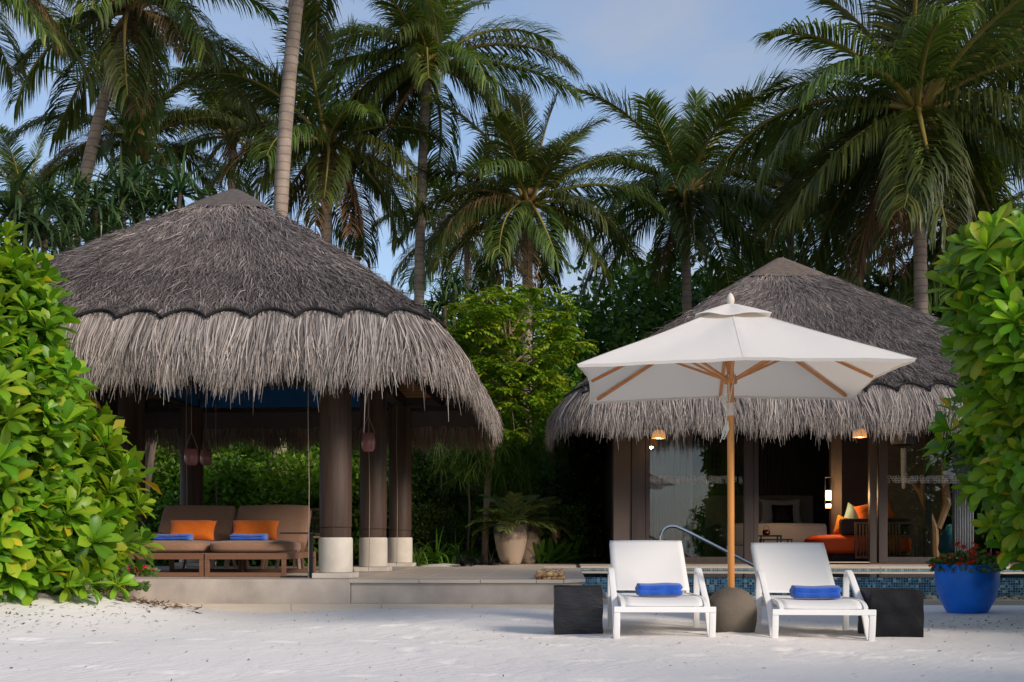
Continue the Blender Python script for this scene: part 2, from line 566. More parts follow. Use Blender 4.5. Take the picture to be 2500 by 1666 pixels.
def trunk_mat():
    m, n, l, b = _base("palm_bark")
    tc = n.new("ShaderNodeTexCoord")
    wv = n.new("ShaderNodeTexWave"); wv.bands_direction = 'Z'; wv.wave_profile = 'SAW'
    wv.inputs['Scale'].default_value = 2.1; wv.inputs['Distortion'].default_value = 1.6; wv.inputs['Detail'].default_value = 2
    l.new(tc.outputs['Object'], wv.inputs['Vector'])
    no = _noise(n, l, 3, 7, 0.65)
    c = _mix(n, l, _ramp(n, l, no.outputs['Fac'], [(0.35, (0, 0, 0)), (0.68, (1, 1, 1))]), (0.40, 0.31, 0.24), (0.21, 0.16, 0.13))
    c = _mix(n, l, _ramp(n, l, wv.outputs['Fac'], [(0.0, (0.7, 0.7, 0.7)), (0.22, (0, 0, 0))]), c, (0.06, 0.045, 0.035))
    l.new(c, b.inputs['Base Color'])
    b.inputs['Roughness'].default_value = 0.9
    bp = n.new("ShaderNodeBump"); bp.inputs['Strength'].default_value = 0.7; bp.inputs['Distance'].default_value = 0.03
    l.new(wv.outputs['Fac'], bp.inputs['Height']); l.new(bp.outputs['Normal'], b.inputs['Normal'])
    M["palm_bark"] = m
trunk_mat()

def pot_mat():       # cream clay with dark weathering at rim and foot
    m, n, l, b = _base("weathered_clay")
    tc = n.new("ShaderNodeTexCoord")
    sep = n.new("ShaderNodeSeparateXYZ"); l.new(tc.outputs['Object'], sep.inputs['Vector'])
    no = _noise(n, l, 5, 7, 0.65)
    ad = n.new("ShaderNodeMath"); ad.operation = 'MULTIPLY_ADD'; ad.inputs[1].default_value = 0.55; 
    l.new(no.outputs['Fac'], ad.inputs[0]); l.new(sep.outputs['Z'], ad.inputs[2])
    f = _ramp(n, l, ad.outputs[0], [(0.26, (1, 1, 1)), (0.36, (0, 0, 0)), (0.68, (0, 0, 0)), (0.80, (1, 1, 1))])
    c = _mix(n, l, f, (0.42, 0.31, 0.22), (0.06, 0.045, 0.035))
    l.new(c, b.inputs['Base Color']); b.inputs['Roughness'].default_value = 0.85
    M["weathered_clay"] = m
pot_mat()

# thatch and leaves: colour by strand or leaf
tintmat("thatch", [(0.0, (0.03, 0.024, 0.024)), (0.4, (0.145, 0.122, 0.116)), (0.75, (0.30, 0.255, 0.235)), (1.0, (0.52, 0.43, 0.36))], 0.85)
tintmat("fringe", [(0.0, (0.05, 0.039, 0.035)), (0.35, (0.24, 0.203, 0.182)), (0.75, (0.44, 0.38, 0.34)), (1.0, (0.64, 0.56, 0.50))], 0.85, 0.10, 0.9)
tintmat("fringe_back", [(0.0, (0.12, 0.085, 0.065)), (1.0, (0.40, 0.29, 0.22))], 0.85, 0.15)
tintmat("palm_leaf", [(0.0, (0.030, 0.050, 0.014)), (0.5, (0.085, 0.122, 0.024)), (0.85, (0.175, 0.195, 0.036)), (1.0, (0.36, 0.29, 0.11))], 0.45, 0.36, 1.1, 0.4, objvar=0.4)
tintmat("palm_leaf_dry", [(0.0, (0.10, 0.045, 0.02)), (0.6, (0.22, 0.12, 0.06)), (1.0, (0.36, 0.26, 0.17))], 0.8, 0.2, 0.8, objvar=0.3)
tintmat("rachis", [(0.0, (0.10, 0.10, 0.02)), (1.0, (0.34, 0.24, 0.06))], 0.5, objvar=0.2)
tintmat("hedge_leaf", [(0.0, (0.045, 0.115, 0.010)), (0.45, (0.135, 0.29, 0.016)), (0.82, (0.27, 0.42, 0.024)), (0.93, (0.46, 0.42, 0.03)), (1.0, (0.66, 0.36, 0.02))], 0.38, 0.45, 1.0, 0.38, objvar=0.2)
tintmat("broad_leaf", [(0.0, (0.026, 0.065, 0.014)), (0.6, (0.075, 0.15, 0.026)), (1.0, (0.17, 0.25, 0.035))], 0.45, 0.25, 1.0, 0.35, objvar=0.3)
tintmat("bright_leaf", [(0.0, (0.06, 0.135, 0.010)), (0.5, (0.165, 0.285, 0.018)), (0.9, (0.34, 0.41, 0.025)), (1.0, (0.46, 0.42, 0.03))], 0.45, 0.34, 1.0, 0.3, objvar=0.15)
tintmat("vine_leaf", [(0.0, (0.045, 0.11, 0.014)), (0.6, (0.13, 0.25, 0.024)), (1.0, (0.29, 0.42, 0.045))], 0.4, 0.38, 1.0, 0.4, objvar=0.25)
tintmat("strap_leaf", [(0.0, (0.025, 0.06, 0.025)), (0.6, (0.06, 0.115, 0.04)), (0.9, (0.12, 0.18, 0.05)), (1.0, (0.38, 0.2, 0.06))], 0.4, 0.22, 1.0, 0.45, objvar=0.25)
tintmat("wispy_leaf", [(0.0, (0.07, 0.15, 0.025)), (1.0, (0.22, 0.36, 0.05))], 0.6, 0.4, 1.0, objvar=0.2)
tintmat("fern_leaf", [(0.0, (0.06, 0.16, 0.02)), (1.0, (0.21, 0.38, 0.05))], 0.5, 0.38, 1.0, objvar=0.2)
tintmat("black_leaf", [(0.0, (0.008, 0.009, 0.009)), (1.0, (0.03, 0.03, 0.032))], 0.5)
tintmat("cycad_leaf", [(0.0, (0.07, 0.115, 0.04)), (1.0, (0.22, 0.26, 0.07))], 0.45, 0.35, 1.0)
tintmat("red_petal", [(0.0, (0.55, 0.025, 0.02)), (1.0, (0.75, 0.07, 0.05))], 0.6, 0.2, 0.9)
tintmat("dry_leaf", [(0.0, (0.08, 0.045, 0.025)), (1.0, (0.26, 0.16, 0.09))], 0.9)
tintmat("pebble", [(0.0, (0.44, 0.24, 0.10)), (0.5, (0.62, 0.40, 0.20)), (1.0, (0.76, 0.62, 0.44))], 0.5, objvar=0.35)
tintmat("shade_leaf", [(0.0, (0.03, 0.06, 0.012)), (1.0, (0.07, 0.13, 0.02))], 0.5, 0.12)

# ================================================================== the setting
NR = np.random.default_rng(7)
_ph = [(NR.uniform(0.4, 2.6), NR.uniform(0, 6.28), NR.uniform(0, 6.28)) for _ in range(14)]
FEET = {}
def _feet():
    q = rng(55)
    for (x, y, dx, dy, n) in ((-4.5, 8.2, .62, .10, 14), (3.6, 8.0, -.60, .04, 9), (-1.5, 11.6, .10, -.62, 8), (2.9, 10.9, -.3, -.55, 6), (-3.4, 7.0, .6, -.12, 10), (.2, 7.4, .62, .06, 6), (-2.6, 9.4, .55, .32, 6)):
        l = math.hypot(dx, dy)
        for k in range(n):
            s = .09 if k % 2 else -.09
            fx, fy = x + dx * k + q.uniform(-.04, .04) - dy / l * s, y + dy * k + q.uniform(-.04, .04) + dx / l * s
            f = (fx, fy, dx / l, dy / l, q.uniform(.010, .020))
            for i in (-1, 0, 1):
                for j in (-1, 0, 1):
                    FEET.setdefault((int(math.floor(fx)) + i, int(math.floor(fy)) + j), []).append(f)
_feet()
def sand_h(x, y):
    h = 0.0
    for fx, fy, ux_, uy_, dpt in FEET.get((int(math.floor(x)), int(math.floor(y))), ()):
        a, b = (x - fx) * ux_ + (y - fy) * uy_, -(x - fx) * uy_ + (y - fy) * ux_
        r2 = (a / .13) ** 2 + (b / .06) ** 2
        if r2 < 9:
            h += -dpt * math.exp(-r2) + dpt * .45 * math.exp(-(math.sqrt(r2) - 1.5) ** 2 / .18)
    for k, a, p in _ph:
        h += 0.0045 / k * math.sin(k * (x * math.cos(a) + y * math.sin(a)) * 2.2 + p)
    fade = min(1.0, max(0.0, (13.3 - y) / 0.5)) * min(1, max(0, (y - 1) / 2))
    h *= fade
    h += 0.42 * math.exp(-(((x + 5.3) / 1.35) ** 2 + ((y - 10.5) / 1.15) ** 2))
    h += 0.07 * math.exp(-(((x - 4.6) / 1.0) ** 2 + ((y - 10.3) / 1.3) ** 2))
    for fx, fy, s in ((1.66, 9.9, 1), (2.74, 9.9, 1), (1.32, 9.28, 1.3), (0.1, 9.35, 1.0), (2.45, 9.25, 1.0)):
        h += 0.012 * s * math.exp(-(((x - fx) / 0.33) ** 2 + ((y - fy) / 0.33) ** 2))
    return h
def sand():
    xs = [-400, -150, -60, -30, -16, -11] + list(np.linspace(-9, 0.1, 190)) + [0.2] + list(np.linspace(0.3, 9, 180)) + [9.6, 11, 16, 30, 60, 150, 400]
    ys = [-400, -150, -60, -30, -14, -8, -4, 0, 2, 3.2] + list(np.linspace(4.2, 13.75, 210)) + [13.95, 15.5, 17.3, 20, 26, 40, 80, 180, 400]
    mb = MB()
    vs = [(x, y, sand_h(x, y)) for y in ys for x in xs]
    fs = []
    W = len(xs)
    for j in range(len(ys) - 1):
        for i in range(W - 1):
            cx, cy = (xs[i] + xs[i + 1]) / 2, (ys[j] + ys[j + 1]) / 2
            if 0.2 < cx < 9.6 and 13.95 < cy < 17.3:
                continue
            fs.append((j * W + i, j * W + i + 1, (j + 1) * W + i + 1, (j + 1) * W + i))
    mb.add(vs, fs)
    return struct(mb.build("sand_ground", "sand", smooth=True, sharp=0))
sand()
mat("sea_water", (0.03, 0.16, 0.20), (0.02, 0.12, 0.17), 0.2, 0.12, bump=0.3, bscale=1.5)
struct(MB().grid(lambda u, v: (-400 + 800 * u, -400 + 375 * v, 0.02), 4, 4).build("sea", "sea_water"))

# garden bed behind the terrace (planting soil, a little higher than the beach) and the white sand strip at its edge
mb = MB()
def gard(u, v):
    x, y = -40 + 80 * u, 17.85 + 42 * v ** 1.6
    return (x, y, 0.26 + 0.03 * math.sin(x * 1.7 + y) + 0.02 * math.sin(y * 2.3 - x * .6))
mb.grid(gard, 90, 40)
bed = struct(mb.build("garden_soil", "soil", smooth=True, sharp=0))
patch = MB()
def pat(u, v):
    a = 2 * math.pi * u
    r = v * (1 + 0.25 * math.sin(3 * a) + 0.1 * math.sin(7 * a))
    return (-1.95 + 0.55 * r * math.cos(a), 19.0 + 1.1 * r * math.sin(a), 0.335 - 0.05 * v)
patch.grid(pat, 24, 5, closed=True)
struct(patch.build("sand_path", "sand", smooth=True, sharp=0))

# terrace: concrete body, pavilion floor, travertine slabs
TOP = 0.314
deck = struct(MB().add([(-2.24, 12.33, -0.1), (-0.02, 12.33, -0.1), (0.17, 12.64, -0.1), (0.17, 20.5, -0.1), (-1.41, 20.5, -0.1), (-1.41, 17.85, -0.1), (-2.24, 17.85, -0.1),
                        (-2.24, 12.33, 0.278), (-0.02, 12.33, 0.278), (0.17, 12.64, 0.278), (0.17, 20.5, 0.278), (-1.41, 20.5, 0.278), (-1.41, 17.85, 0.278), (-2.24, 17.85, 0.278)],
                       [(6, 5, 4, 3, 2, 1, 0), (7, 8, 9, 10, 11, 12, 13)] + [(i, (i + 1) % 7, (i + 1) % 7 + 7, i + 7) for i in range(7)]).build("terrace", "concrete", bevel=0.008))
MB().box(-8.2, -2.243, 12.30, 17.85, -0.1, TOP).build("floor_slab", "concrete", deck, bevel=0.01)
r_ = rng(3)
def slab(x0, x1, y0, y1, z1, th=0.036, parent=deck):
    g = 0.0025
    MB().box(x0 + g, x1 - g, y0 + g, y1 - g, z1 - th, z1).build("slab", "travertine", parent, bevel=0.004)
xs_ = [-2.26, -1.52, -0.88, -0.30]
ys_ = [12.295, 12.90, 13.5, 14.1, 14.7, 15.3, 15.9, 16.5, 17.1, 17.87]
for i in range(3):
    for j in range(9):
        slab(xs_[i], xs_[i + 1], ys_[j], ys_[j + 1], TOP + r_.uniform(-0.0012, 0.0012))
slab(-0.30, -0.015, 12.295, 12.36, TOP)                      # front lip of the pebble channel
for j in range(5, 9):
    if j > 5 or True:
        pass
for j, (a, b) in enumerate([(15.6, 16.2), (16.2, 16.8), (16.8, 17.4)]):
    slab(-0.30, -0.015, a, b, TOP)
e_ = MB()
e_.add([(-0.012, 12.295, TOP - 0.036), (0.215, 12.64, TOP - 0.036), (0.215, 13.4, TOP - 0.036), (-0.012, 13.4, TOP - 0.036),
        (-0.012, 12.295, TOP), (0.215, 12.64, TOP - 0.004), (0.215, 13.4, TOP - 0.004), (-0.012, 13.4, TOP)],
       [(3, 2, 1, 0), (4, 5, 6, 7), (0, 1, 5, 4), (1, 2, 6, 5), (2, 3, 7, 6), (3, 0, 4, 7)])
e_.build("slab", "travertine", deck, bevel=0.004)
for a, b in [(13.4, 14.4), (14.4, 15.4), (15.4, 16.4), (16.4, 17.34)]:
    slab(-0.012, 0.215, a, b, TOP)
for a, b in [(17.87, 18.5), (18.5, 19.2), (19.2, 19.9), (19.9, 20.5)]:
    slab(-1.42, -0.6, a, b, TOP); slab(-0.6, 0.17, a, b, TOP)
# bottom step along the terrace front
for i in range(7):
    MB().box(-6.6 + i * 0.94 + 0.002, -6.6 + (i + 1) * 0.94 - 0.002, 12.19, 12.32, -0.1, 0.062 + (i % 3) * 0.0015).build("step_slab", "travertine", deck, bevel=0.006)

# pool: tiled overflow wall, basin, far coping, water
pool = struct(MB().box(0.2, 9.6, 13.95, 14.15, -0.95, 0.281).build("pool_wall", "mosaic"))
MB().box(0.2, 9.6, 14.15, 17.3, -0.95, -0.9).build("pool_floor", "mosaic", pool)
MB().box(0.2, 9.6, 17.3, 17.42, -0.95, 0.302).build("pool_side", "mosaic", pool)
MB().box(0.175, 0.205, 12.66, 17.42, -0.95, 0.276).build("pool_side", "mosaic", pool)
MB().box(9.6, 9.7, 13.95, 17.42, -0.95, 0.302).build("pool_side", "mosaic", pool)
water = struct(MB().add([(0.206, 14.15, 0.2835), (9.599, 14.15, 0.2835), (9.599, 17.299, 0.2835), (0.206, 17.299, 0.2835)], [(0, 1, 2, 3)]).build("water", "pool_water"))
for i in range(3):      # entry steps under the handrail
    MB().box(0.205, 0.75 + 0.0 * i + (2 - i) * -0.0 + (3 - i) * 0.3, 14.9, 16.6, -0.9 + 0.0, 0.12 - 0.28 * i).build("pool_step", "mosaic", pool)
walk = struct(MB().box(0.22, 10.5, 17.43, 18.65, -0.1, 0.299).build("pool_terrace", "concrete"))
for i in range(11):
    x0 = 0.22 + i * 0.86
    slab(x0, x0 + 0.86, 17.285, 17.95, 0.335, 0.033, walk)
    slab(x0, x0 + 0.86, 17.95, 18.68, 0.335, 0.033, walk)
MB().box(-0.25, 0.86, 20.51, 27.0, -0.1, TOP).build("side_path", "dark_stone", walk)
MB().box(0.172, 0.86, 18.68, 20.51, -0.1, TOP - 0.003).build("side_path", "dark_stone", walk)
for i in range(9):
    MB().box(0.22 + i * 1.06, 1.276 + i * 1.06, 13.40, 13.56, -0.1, 0.055 + 0.001 * (i % 2)).build("gutter_slab", "travertine", pool, bevel=0.006)

def pebble_mesh(seed):
    q = rng(seed)
    bm = bmesh.new()
    bmesh.ops.create_icosphere(bm, subdivisions=2, radius=0.5)
    sx, sy, sz = q.uniform(.8, 1.15), q.uniform(.65, .9), q.uniform(.45, .6)
    for v in bm.verts:
        c = v.co
        k = 1 + 0.12 * math.sin(3 * c.x + seed) + 0.1 * math.sin(4 * c.y + 2 * seed)
        v.co = Vector((c.x * sx * k, c.y * sy * k, c.z * sz))
    me = bpy.data.meshes.new("pebble")
    bm.to_mesh(me); bm.free()
    a = me.attributes.new("tint", 'FLOAT', 'POINT')
    a.data.foreach_set("value", np.full(len(me.vertices), q.random(), dtype=np.float32))
    me.polygons.foreach_set("use_smooth", [True] * len(me.polygons))
    me.materials.append(M["pebble"])
    return me
PEB = [pebble_mesh(i) for i in range(7)]
bedp = thing("pebble_channel", "long channel of rounded tan pebbles set in the stone terrace beside the pool", "pebbles", (-0.157, 12.4, 0.28))
q = rng(11)
n = 0
for layer in range(2):
    y = 12.40
    while y < 15.55:
        for k in range(5):
            if n >= 290: break
            x = -0.28 + 0.06 * k + q.uniform(-.015, .015)
            x = min(-0.045, max(-0.275, x))
            inst(PEB[q.randrange(7)], "pebble", bedp, (x + 0.157, y - 12.4 + q.uniform(-.02, .02) + 0.03, 0.036 + layer * 0.04 + q.uniform(-.004, .012)),
                 (q.uniform(-.4, .4), q.uniform(-.4, .4), q.uniform(0, 6)), q.uniform(0.065, 0.10))
            n += 1
        y += 0.062 + layer * 0.05
g = MB()                                                      # pebbles in the overflow gutter, seen as one narrow line
q = rng(5)
gv, gf, gt = [], [], []
base = PEB[0]
bv = np.array([v.co[:] for v in base.vertices]); bf = [tuple(p.vertices) for p in base.polygons]
for i in range(520):
    s = q.uniform(.05, .09)
    a = q.uniform(0, 6.28)
    R = np.array([[math.cos(a), -math.sin(a), 0], [math.sin(a), math.cos(a), 0], [0, 0, 1]])
    v = (bv * s * np.array([q.uniform(.8, 1.2), 1, q.uniform(.8, 1.2)])) @ R.T + np.array([q.uniform(.3, 9.4), q.uniform(13.6, 13.92), 0.03 + q.uniform(0, .04)])
    g.add([tuple(p) for p in v], bf, q.random())
tag(g.build("gutter_pebbles", "pebble", smooth=True, sharp=0), "narrow line of tan and brown pebbles along the foot of the tiled pool wall", "pebbles", kind="stuff")

# ================================================================== thatched roofs
def ring(x0, x1, y0, y1, r, M_=1200):
    """rounded rectangle, counter-clockwise from the middle of the front side; points, outward normals, arc length"""
    pts = []
    def arc(cx, cy, a0, a1):
        for k in range(31):
            a = a0 + (a1 - a0) * k / 30
            pts.append((cx + r * math.cos(a), cy + r * math.sin(a)))
    pts.append(((x0 + x1) / 2, y0))
    arc(x1 - r, y0 + r, -math.pi / 2, 0)
    arc(x1 - r, y1 - r, 0, math.pi / 2)
    arc(x0 + r, y1 - r, math.pi / 2, math.pi)
    arc(x0 + r, y0 + r, math.pi, 1.5 * math.pi)
    pts.append(pts[0])
    P = np.array(pts)
    seg = np.linalg.norm(np.diff(P, axis=0), axis=1)
    s = np.concatenate([[0], np.cumsum(seg)])
    L = s[-1]
    u = np.linspace(0, L, M_, endpoint=False)
    X, Y = np.interp(u, s, P[:, 0]), np.interp(u, s, P[:, 1])
    dx, dy = np.roll(X, -1) - np.roll(X, 1), np.roll(Y, -1) - np.roll(Y, 1)
    ln = np.hypot(dx, dy)
    return np.stack([X, Y], 1), np.stack([dy / ln, -dx / ln], 1), np.stack([dx / ln, dy / ln], 1), L

def strips(P, side, width, tint):
    """P (N,K,3) paths, side (N,3) or (N,K,3), width (N,K) -> quads"""
    N, K, _ = P.shape
    if side.ndim == 2:
        side = np.repeat(side[:, None, :], K, 1)
    a = P - side * width[:, :, None] / 2
    b = P + side * width[:, :, None] / 2
    V = np.stack([a, b], 2).reshape(N * K * 2, 3)
    base = (np.arange(N) * K * 2)[:, None]
    k = np.arange(K - 1) * 2
    FQ = np.stack([base + k, base + k + 1, base + k + 3, base + k + 2], 2).reshape(-1, 4)
    return V, FQ, np.repeat(tint, K * 2)

def nrm(a):
    return a / np.maximum(np.linalg.norm(a, axis=-1, keepdims=True), 1e-9)

def thatched_roof(root, rect, rr, zs, ridge, zt, off, zb, front_share, n_blade, n_fringe, seed, cap_h, spacing, cap_mat):
    R = np.random.default_rng(seed)
    P, Nn, Tg, L = ring(*rect, rr)
    m = len(P)
    cx, ya, yb = ridge
    RG = np.stack([np.full(m, cx), np.clip(P[:, 1], ya, yb)], 1) + Nn * 0.07
    def S(i, w):
        """i float index arrays, w 0 (ridge) .. 1 (scallop line)"""
        i0 = np.floor(i).astype(int) % m; i1 = (i0 + 1) % m; f = (i - np.floor(i))[:, None]
        p = P[i0] * (1 - f) + P[i1] * f; g = RG[i0] * (1 - f) + RG[i1] * f
        nn = nrm(Nn[i0] * (1 - f) + Nn[i1] * f); tt = nrm(Tg[i0] * (1 - f) + Tg[i1] * f)
        xy = g + (p - g) * w[:, None]
        z = zt + (zs - zt) * w + 0.07 * np.sin(math.pi * w) + 0.035 * np.sin(i * 0.09 + 3 * w) * w * (1 - w)
        d = nrm(np.concatenate([p - g, np.full((len(i), 1), zs - zt)], 1))
        t3 = np.concatenate([tt, np.zeros((len(i), 1))], 1)
        nor = nrm(np.cross(t3, -d))
        nor *= np.sign(nor[:, 2:3])
        return np.concatenate([xy, z[:, None]], 1), d, t3, nor, nn
    ns = int(round(L / spacing))
    def w_rope(i):
        fr = i / m * ns
        return 1.010 - 0.046 * np.sin(math.pi * (fr - np.floor(fr))) ** .75
    # thatch body
    nu, nw = 240, 26
    ii = np.tile(np.arange(nu) * m / nu, nw + 1); ww = np.repeat(np.linspace(0, 1, nw + 1), nu)
    V, d, t3, nor, nn = S(ii, ww)
    V = V + nor * (R.normal(0, 0.012, (len(V), 1)) - 0.02)
    j, k = np.meshgrid(np.arange(nw), np.arange(nu), indexing='ij'); k2 = (k + 1) % nu
    FQ = np.stack([j * nu + k, j * nu + k2, (j + 1) * nu + k2, (j + 1) * nu + k], 2).reshape(-1, 4)
    roof = npmesh("roof", V, FQ, "thatch", np.clip(R.normal(.22, .1, len(V)), 0, 1), root)
    # index sampler: front, left and right sides dense, back thin
    w_ = np.where(P[:, 1] > rect[3] - 0.8, 0.12, 1.0) * np.where(P[:, 1] < rect[2] + 0.8, front_share, 1.0)
    cdf = np.cumsum(w_) / w_.sum()
    def pick(n):
        return np.interp(R.random(n), cdf, np.arange(m))
    # loose straws on the slopes
    n = n_blade
    i = pick(n); ln = R.uniform(.14, .36, n); w = 0.11 + 0.90 * np.sqrt(R.random(n)); w = np.minimum(w, w_rope(i) - .012 - R.random(n) * .02 - np.minimum(ln, .2) / 3.4)
    p, d, t3, nor, nn = S(i, w)
    ang = R.normal(0, 0.24, n) + 0.26 * np.sin(p[:, 0] * 2.1 + p[:, 2] * 1.7) * np.cos(p[:, 0] * .9 - p[:, 2] * 2.6)
    dd = d * np.cos(ang)[:, None] + t3 * np.sin(ang)[:, None]
    ln = np.minimum(ln, np.maximum(.03, (w_rope(i) - w) * 3.3 - .02))
    lift = R.gamma(1.3, .014, n)
    K = [p + nor * 0.004, p + dd * (ln * .5)[:, None] + nor * (0.006 + lift * .8)[:, None], p + dd * ln[:, None] + nor * (lift * R.uniform(.2, 1.6, n))[:, None]]
    sd = nrm(np.cross(dd, nor + R.normal(0, .4, (n, 3))))
    wd = R.uniform(.004, .0095, n)
    patch = 0.5 + 0.5 * np.sin(p[:, 0] * 1.3 + 2 * np.sin(p[:, 2] * 2.0)) * np.cos(p[:, 1] * .8 + p[:, 2] * 3.1)
    tint = np.clip(0.16 + R.beta(1.6, 3.0, n) * 0.85 + 0.14 * (patch - .5) - 0.08 * (w - .5) + 0.16 * (w < .2), 0, 1)
    V, FQ, tn = strips(np.stack(K, 1), sd, np.stack([wd, wd, wd * .35], 1), tint)
    o = npmesh("straw", V, FQ, "thatch", tn, roof); o["kind"] = "stuff"
    # netting drawn over the lower slope
    sp = 0.055
    rows = []
    nl = int(L / sp)
    slope = math.hypot(zt - zs, 2.5)
    for sgn in (-1, 1):
        i0 = np.arange(nl) * m / nl
        ws = np.linspace(.72, .992, 6)
        path = []
        for w0 in ws:
            q_, *_r = S((i0 + sgn * (w0 - .72) * slope / L * m * 0.75) % m, np.full(nl, w0))
            path.append(q_ + _r[2] * 0.035)
        rows.append(np.stack(path, 1))
    PP = np.concatenate(rows)
    keep = PP[:, 3, 1] < rect[3] - 1.0
    PP = PP[keep]
    dirs = nrm(PP[:, -1] - PP[:, 0])
    sd = nrm(np.cross(dirs, np.array([0, -0.5, 0.8])[None]))
    V, FQ, tn = strips(PP, sd, np.full(PP.shape[:2], .0042), np.full(len(PP), .0))
    o = npmesh("netting", V, FQ, "rope_black", tn, roof); o["kind"] = "stuff"
    # scalloped edge rope
    per = 16
    tot = ns * per
    fr = np.arange(tot) / per
    fi = fr * (m / ns); ph = fr - np.floor(fr)
    w = w_rope(fi)
    q_, d, t3, nor, nn = S(fi, w)
    q_ = q_ + nor * 0.045
    path = [tuple(x) for x in q_] + [tuple(q_[0])]
    MB().tube(path, 0.016, 6, caps=False).build("edge_rope", "rope_black", roof, smooth=True, sharp=0)
    # hanging fringe
    def fringe(n, name, matn, idx, inner, lmin, lmax, wmul=1.0):
        p, d, t3, nor, nn = S(idx, np.full(len(idx), 1.0))
        N3 = np.concatenate([nn, np.zeros((n, 1))], 1)
        ln = R.uniform(lmin, lmax, n) + R.exponential(.06, n)
        clump = 0.5 + 0.5 * np.sin(idx / m * L * 9.0 + 1.7 * np.sin(idx / m * L * 3.1))
        ln = ln * (0.88 + 0.16 * clump)
        h = zs - zb
        jit = R.normal(0, .075, n) + 0.05 * np.sin(idx / m * L * 5.3)
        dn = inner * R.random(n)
        pr = S(idx, w_rope(idx) + R.uniform(-.012, .02, n))[0]
        p0 = pr + nor * (.028 - dn * .22)[:, None]
        o1 = off * (0.55 - dn); o2 = off * (0.88 - dn); o3 = off * (R.uniform(.80, 1.12, n) - dn)
        def q_(o, f, jj):
            a = p + N3 * o[:, None] + t3 * (jit * jj)[:, None]
            a[:, 2] = zs - h * f * ln
            return a
        PP = np.stack([p0, q_(o1, .34, .25), q_(o2, .68, .6), q_(o3, 1.0, 1.0)], 1)
        sd = nrm(t3 + N3 * R.normal(0, .5, n)[:, None])
        wd = R.uniform(.006, .0135, n) * wmul
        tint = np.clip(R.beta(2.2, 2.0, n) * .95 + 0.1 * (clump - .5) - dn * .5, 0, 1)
        V, FQ, tn = strips(PP, sd, np.stack([wd, wd, wd * .85, wd * .25], 1), tint)
        o = npmesh(name, V, FQ, matn, tn, roof); o["kind"] = "stuff"
        return o
    isb = P[:, 1] > rect[3] - rr
    wf = np.where(isb, 0.0, np.where(P[:, 1] < rect[2] + rr, 1.6, 1.0)); cf = np.cumsum(wf) / wf.sum()
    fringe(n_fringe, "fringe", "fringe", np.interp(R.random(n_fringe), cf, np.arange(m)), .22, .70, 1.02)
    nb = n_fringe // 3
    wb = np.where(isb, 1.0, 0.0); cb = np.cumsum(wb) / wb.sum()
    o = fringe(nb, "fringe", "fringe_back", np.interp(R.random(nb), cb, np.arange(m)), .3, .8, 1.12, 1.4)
    # inner layer that closes the fringe behind the loose ends
    ii = np.tile(np.arange(nu) * m / nu, 5); kk = np.repeat(np.arange(5), nu)
    p, d, t3, nor, nn = S(ii, np.full(len(ii), .985))
    f = kk / 4
    V = p + np.concatenate([nn, np.zeros((len(nn), 1))], 1) * (off * .62 * f ** .8 - .05)[:, None]
    V[:, 2] = zs - .03 - (zs - zb) * .60 * f * (1 + R.normal(0, .05, len(f)))
    j, k = np.meshgrid(np.arange(4), np.arange(nu), indexing='ij'); k2 = (k + 1) % nu
    FQ = np.stack([j * nu + k, j * nu + k2, (j + 1) * nu + k2, (j + 1) * nu + k], 2).reshape(-1, 4)
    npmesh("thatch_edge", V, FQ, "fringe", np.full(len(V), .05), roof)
    # woven cap over the ridge
    wc = cap_h
    nc = 64
    mbc = MB()
    ci = np.arange(nc) * m / nc
    rowsv = []
    for a in range(7):
        w0 = -0.0 + wc * a / 6
        q_, d, t3, nor, nn = S(ci, np.full(nc, w0))
        q_ = q_ + nor * (0.028 - .02 * (a == 6))
        if a == 6:
            q_ += d * 0.05 * (R.random((nc, 1)) - .3)
        rowsv.append(q_)
    vs = [tuple(x) for rw in rowsv for x in rw]
    fs = [(a * nc + b, a * nc + (b + 1) % nc, (a + 1) * nc + (b + 1) % nc, (a + 1) * nc + b) for a in range(6) for b in range(nc)]
    fs.append(tuple(range(nc)))
    mbc.add(vs, fs, .5).build("ridge_cap", cap_mat, roof, smooth=True)
    # board ceiling under the slopes
    mbi = MB()
    rows2 = []
    for a in range(5):
        w0 = .06 + .93 * a / 4
        q_, d, t3, nor, nn = S(np.arange(120) * m / 120, np.full(120, w0))
        rows2.append(q_ - np.array([0, 0, .17 - .09 * a / 4]))
    vs = [tuple(x) for rw in rows2 for x in rw]
    fs = [(a * 120 + b, (a + 1) * 120 + b, (a + 1) * 120 + (b + 1) % 120, a * 120 + (b + 1) % 120) for a in range(4) for b in range(120)]
    mbi.add(vs, fs).build("ceiling", "ceiling_boards", root)
    return roof, S, m, L

def cap_mat(name, c):
    m, n, l, b = _base(name)
    tc = n.new("ShaderNodeTexCoord")
    no = _noise(n, l, 18, 5, stretch=(1, 1, 3))
    wv = n.new("ShaderNodeTexWave"); wv.bands_direction = 'Z'; wv.inputs['Scale'].default_value = 14; wv.inputs['Distortion'].default_value = 3
    l.new(tc.outputs['Object'], wv.inputs['Vector'])
    cc = _mix(n, l, _ramp(n, l, no.outputs['Fac'], [(.35, (0, 0, 0)), (.65, (1, 1, 1))]), c, tuple(x * .55 for x in c))
    cc = _mix(n, l, _ramp(n, l, wv.outputs['Fac'], [(0, (.6, .6, .6)), (.3, (0, 0, 0))]), cc, tuple(x * .3 for x in c))
    l.new(cc, b.inputs['Base Color']); b.inputs['Roughness'].default_value = .9
    bp = n.new("ShaderNodeBump"); bp.inputs['Strength'].default_value = .6; bp.inputs['Distance'].default_value = .02
    l.new(wv.outputs['Fac'], bp.inputs['Height']); l.new(bp.outputs['Normal'], b.inputs['Normal'])
    M[name] = m
cap_mat("woven_grey", (.145, .12, .108))
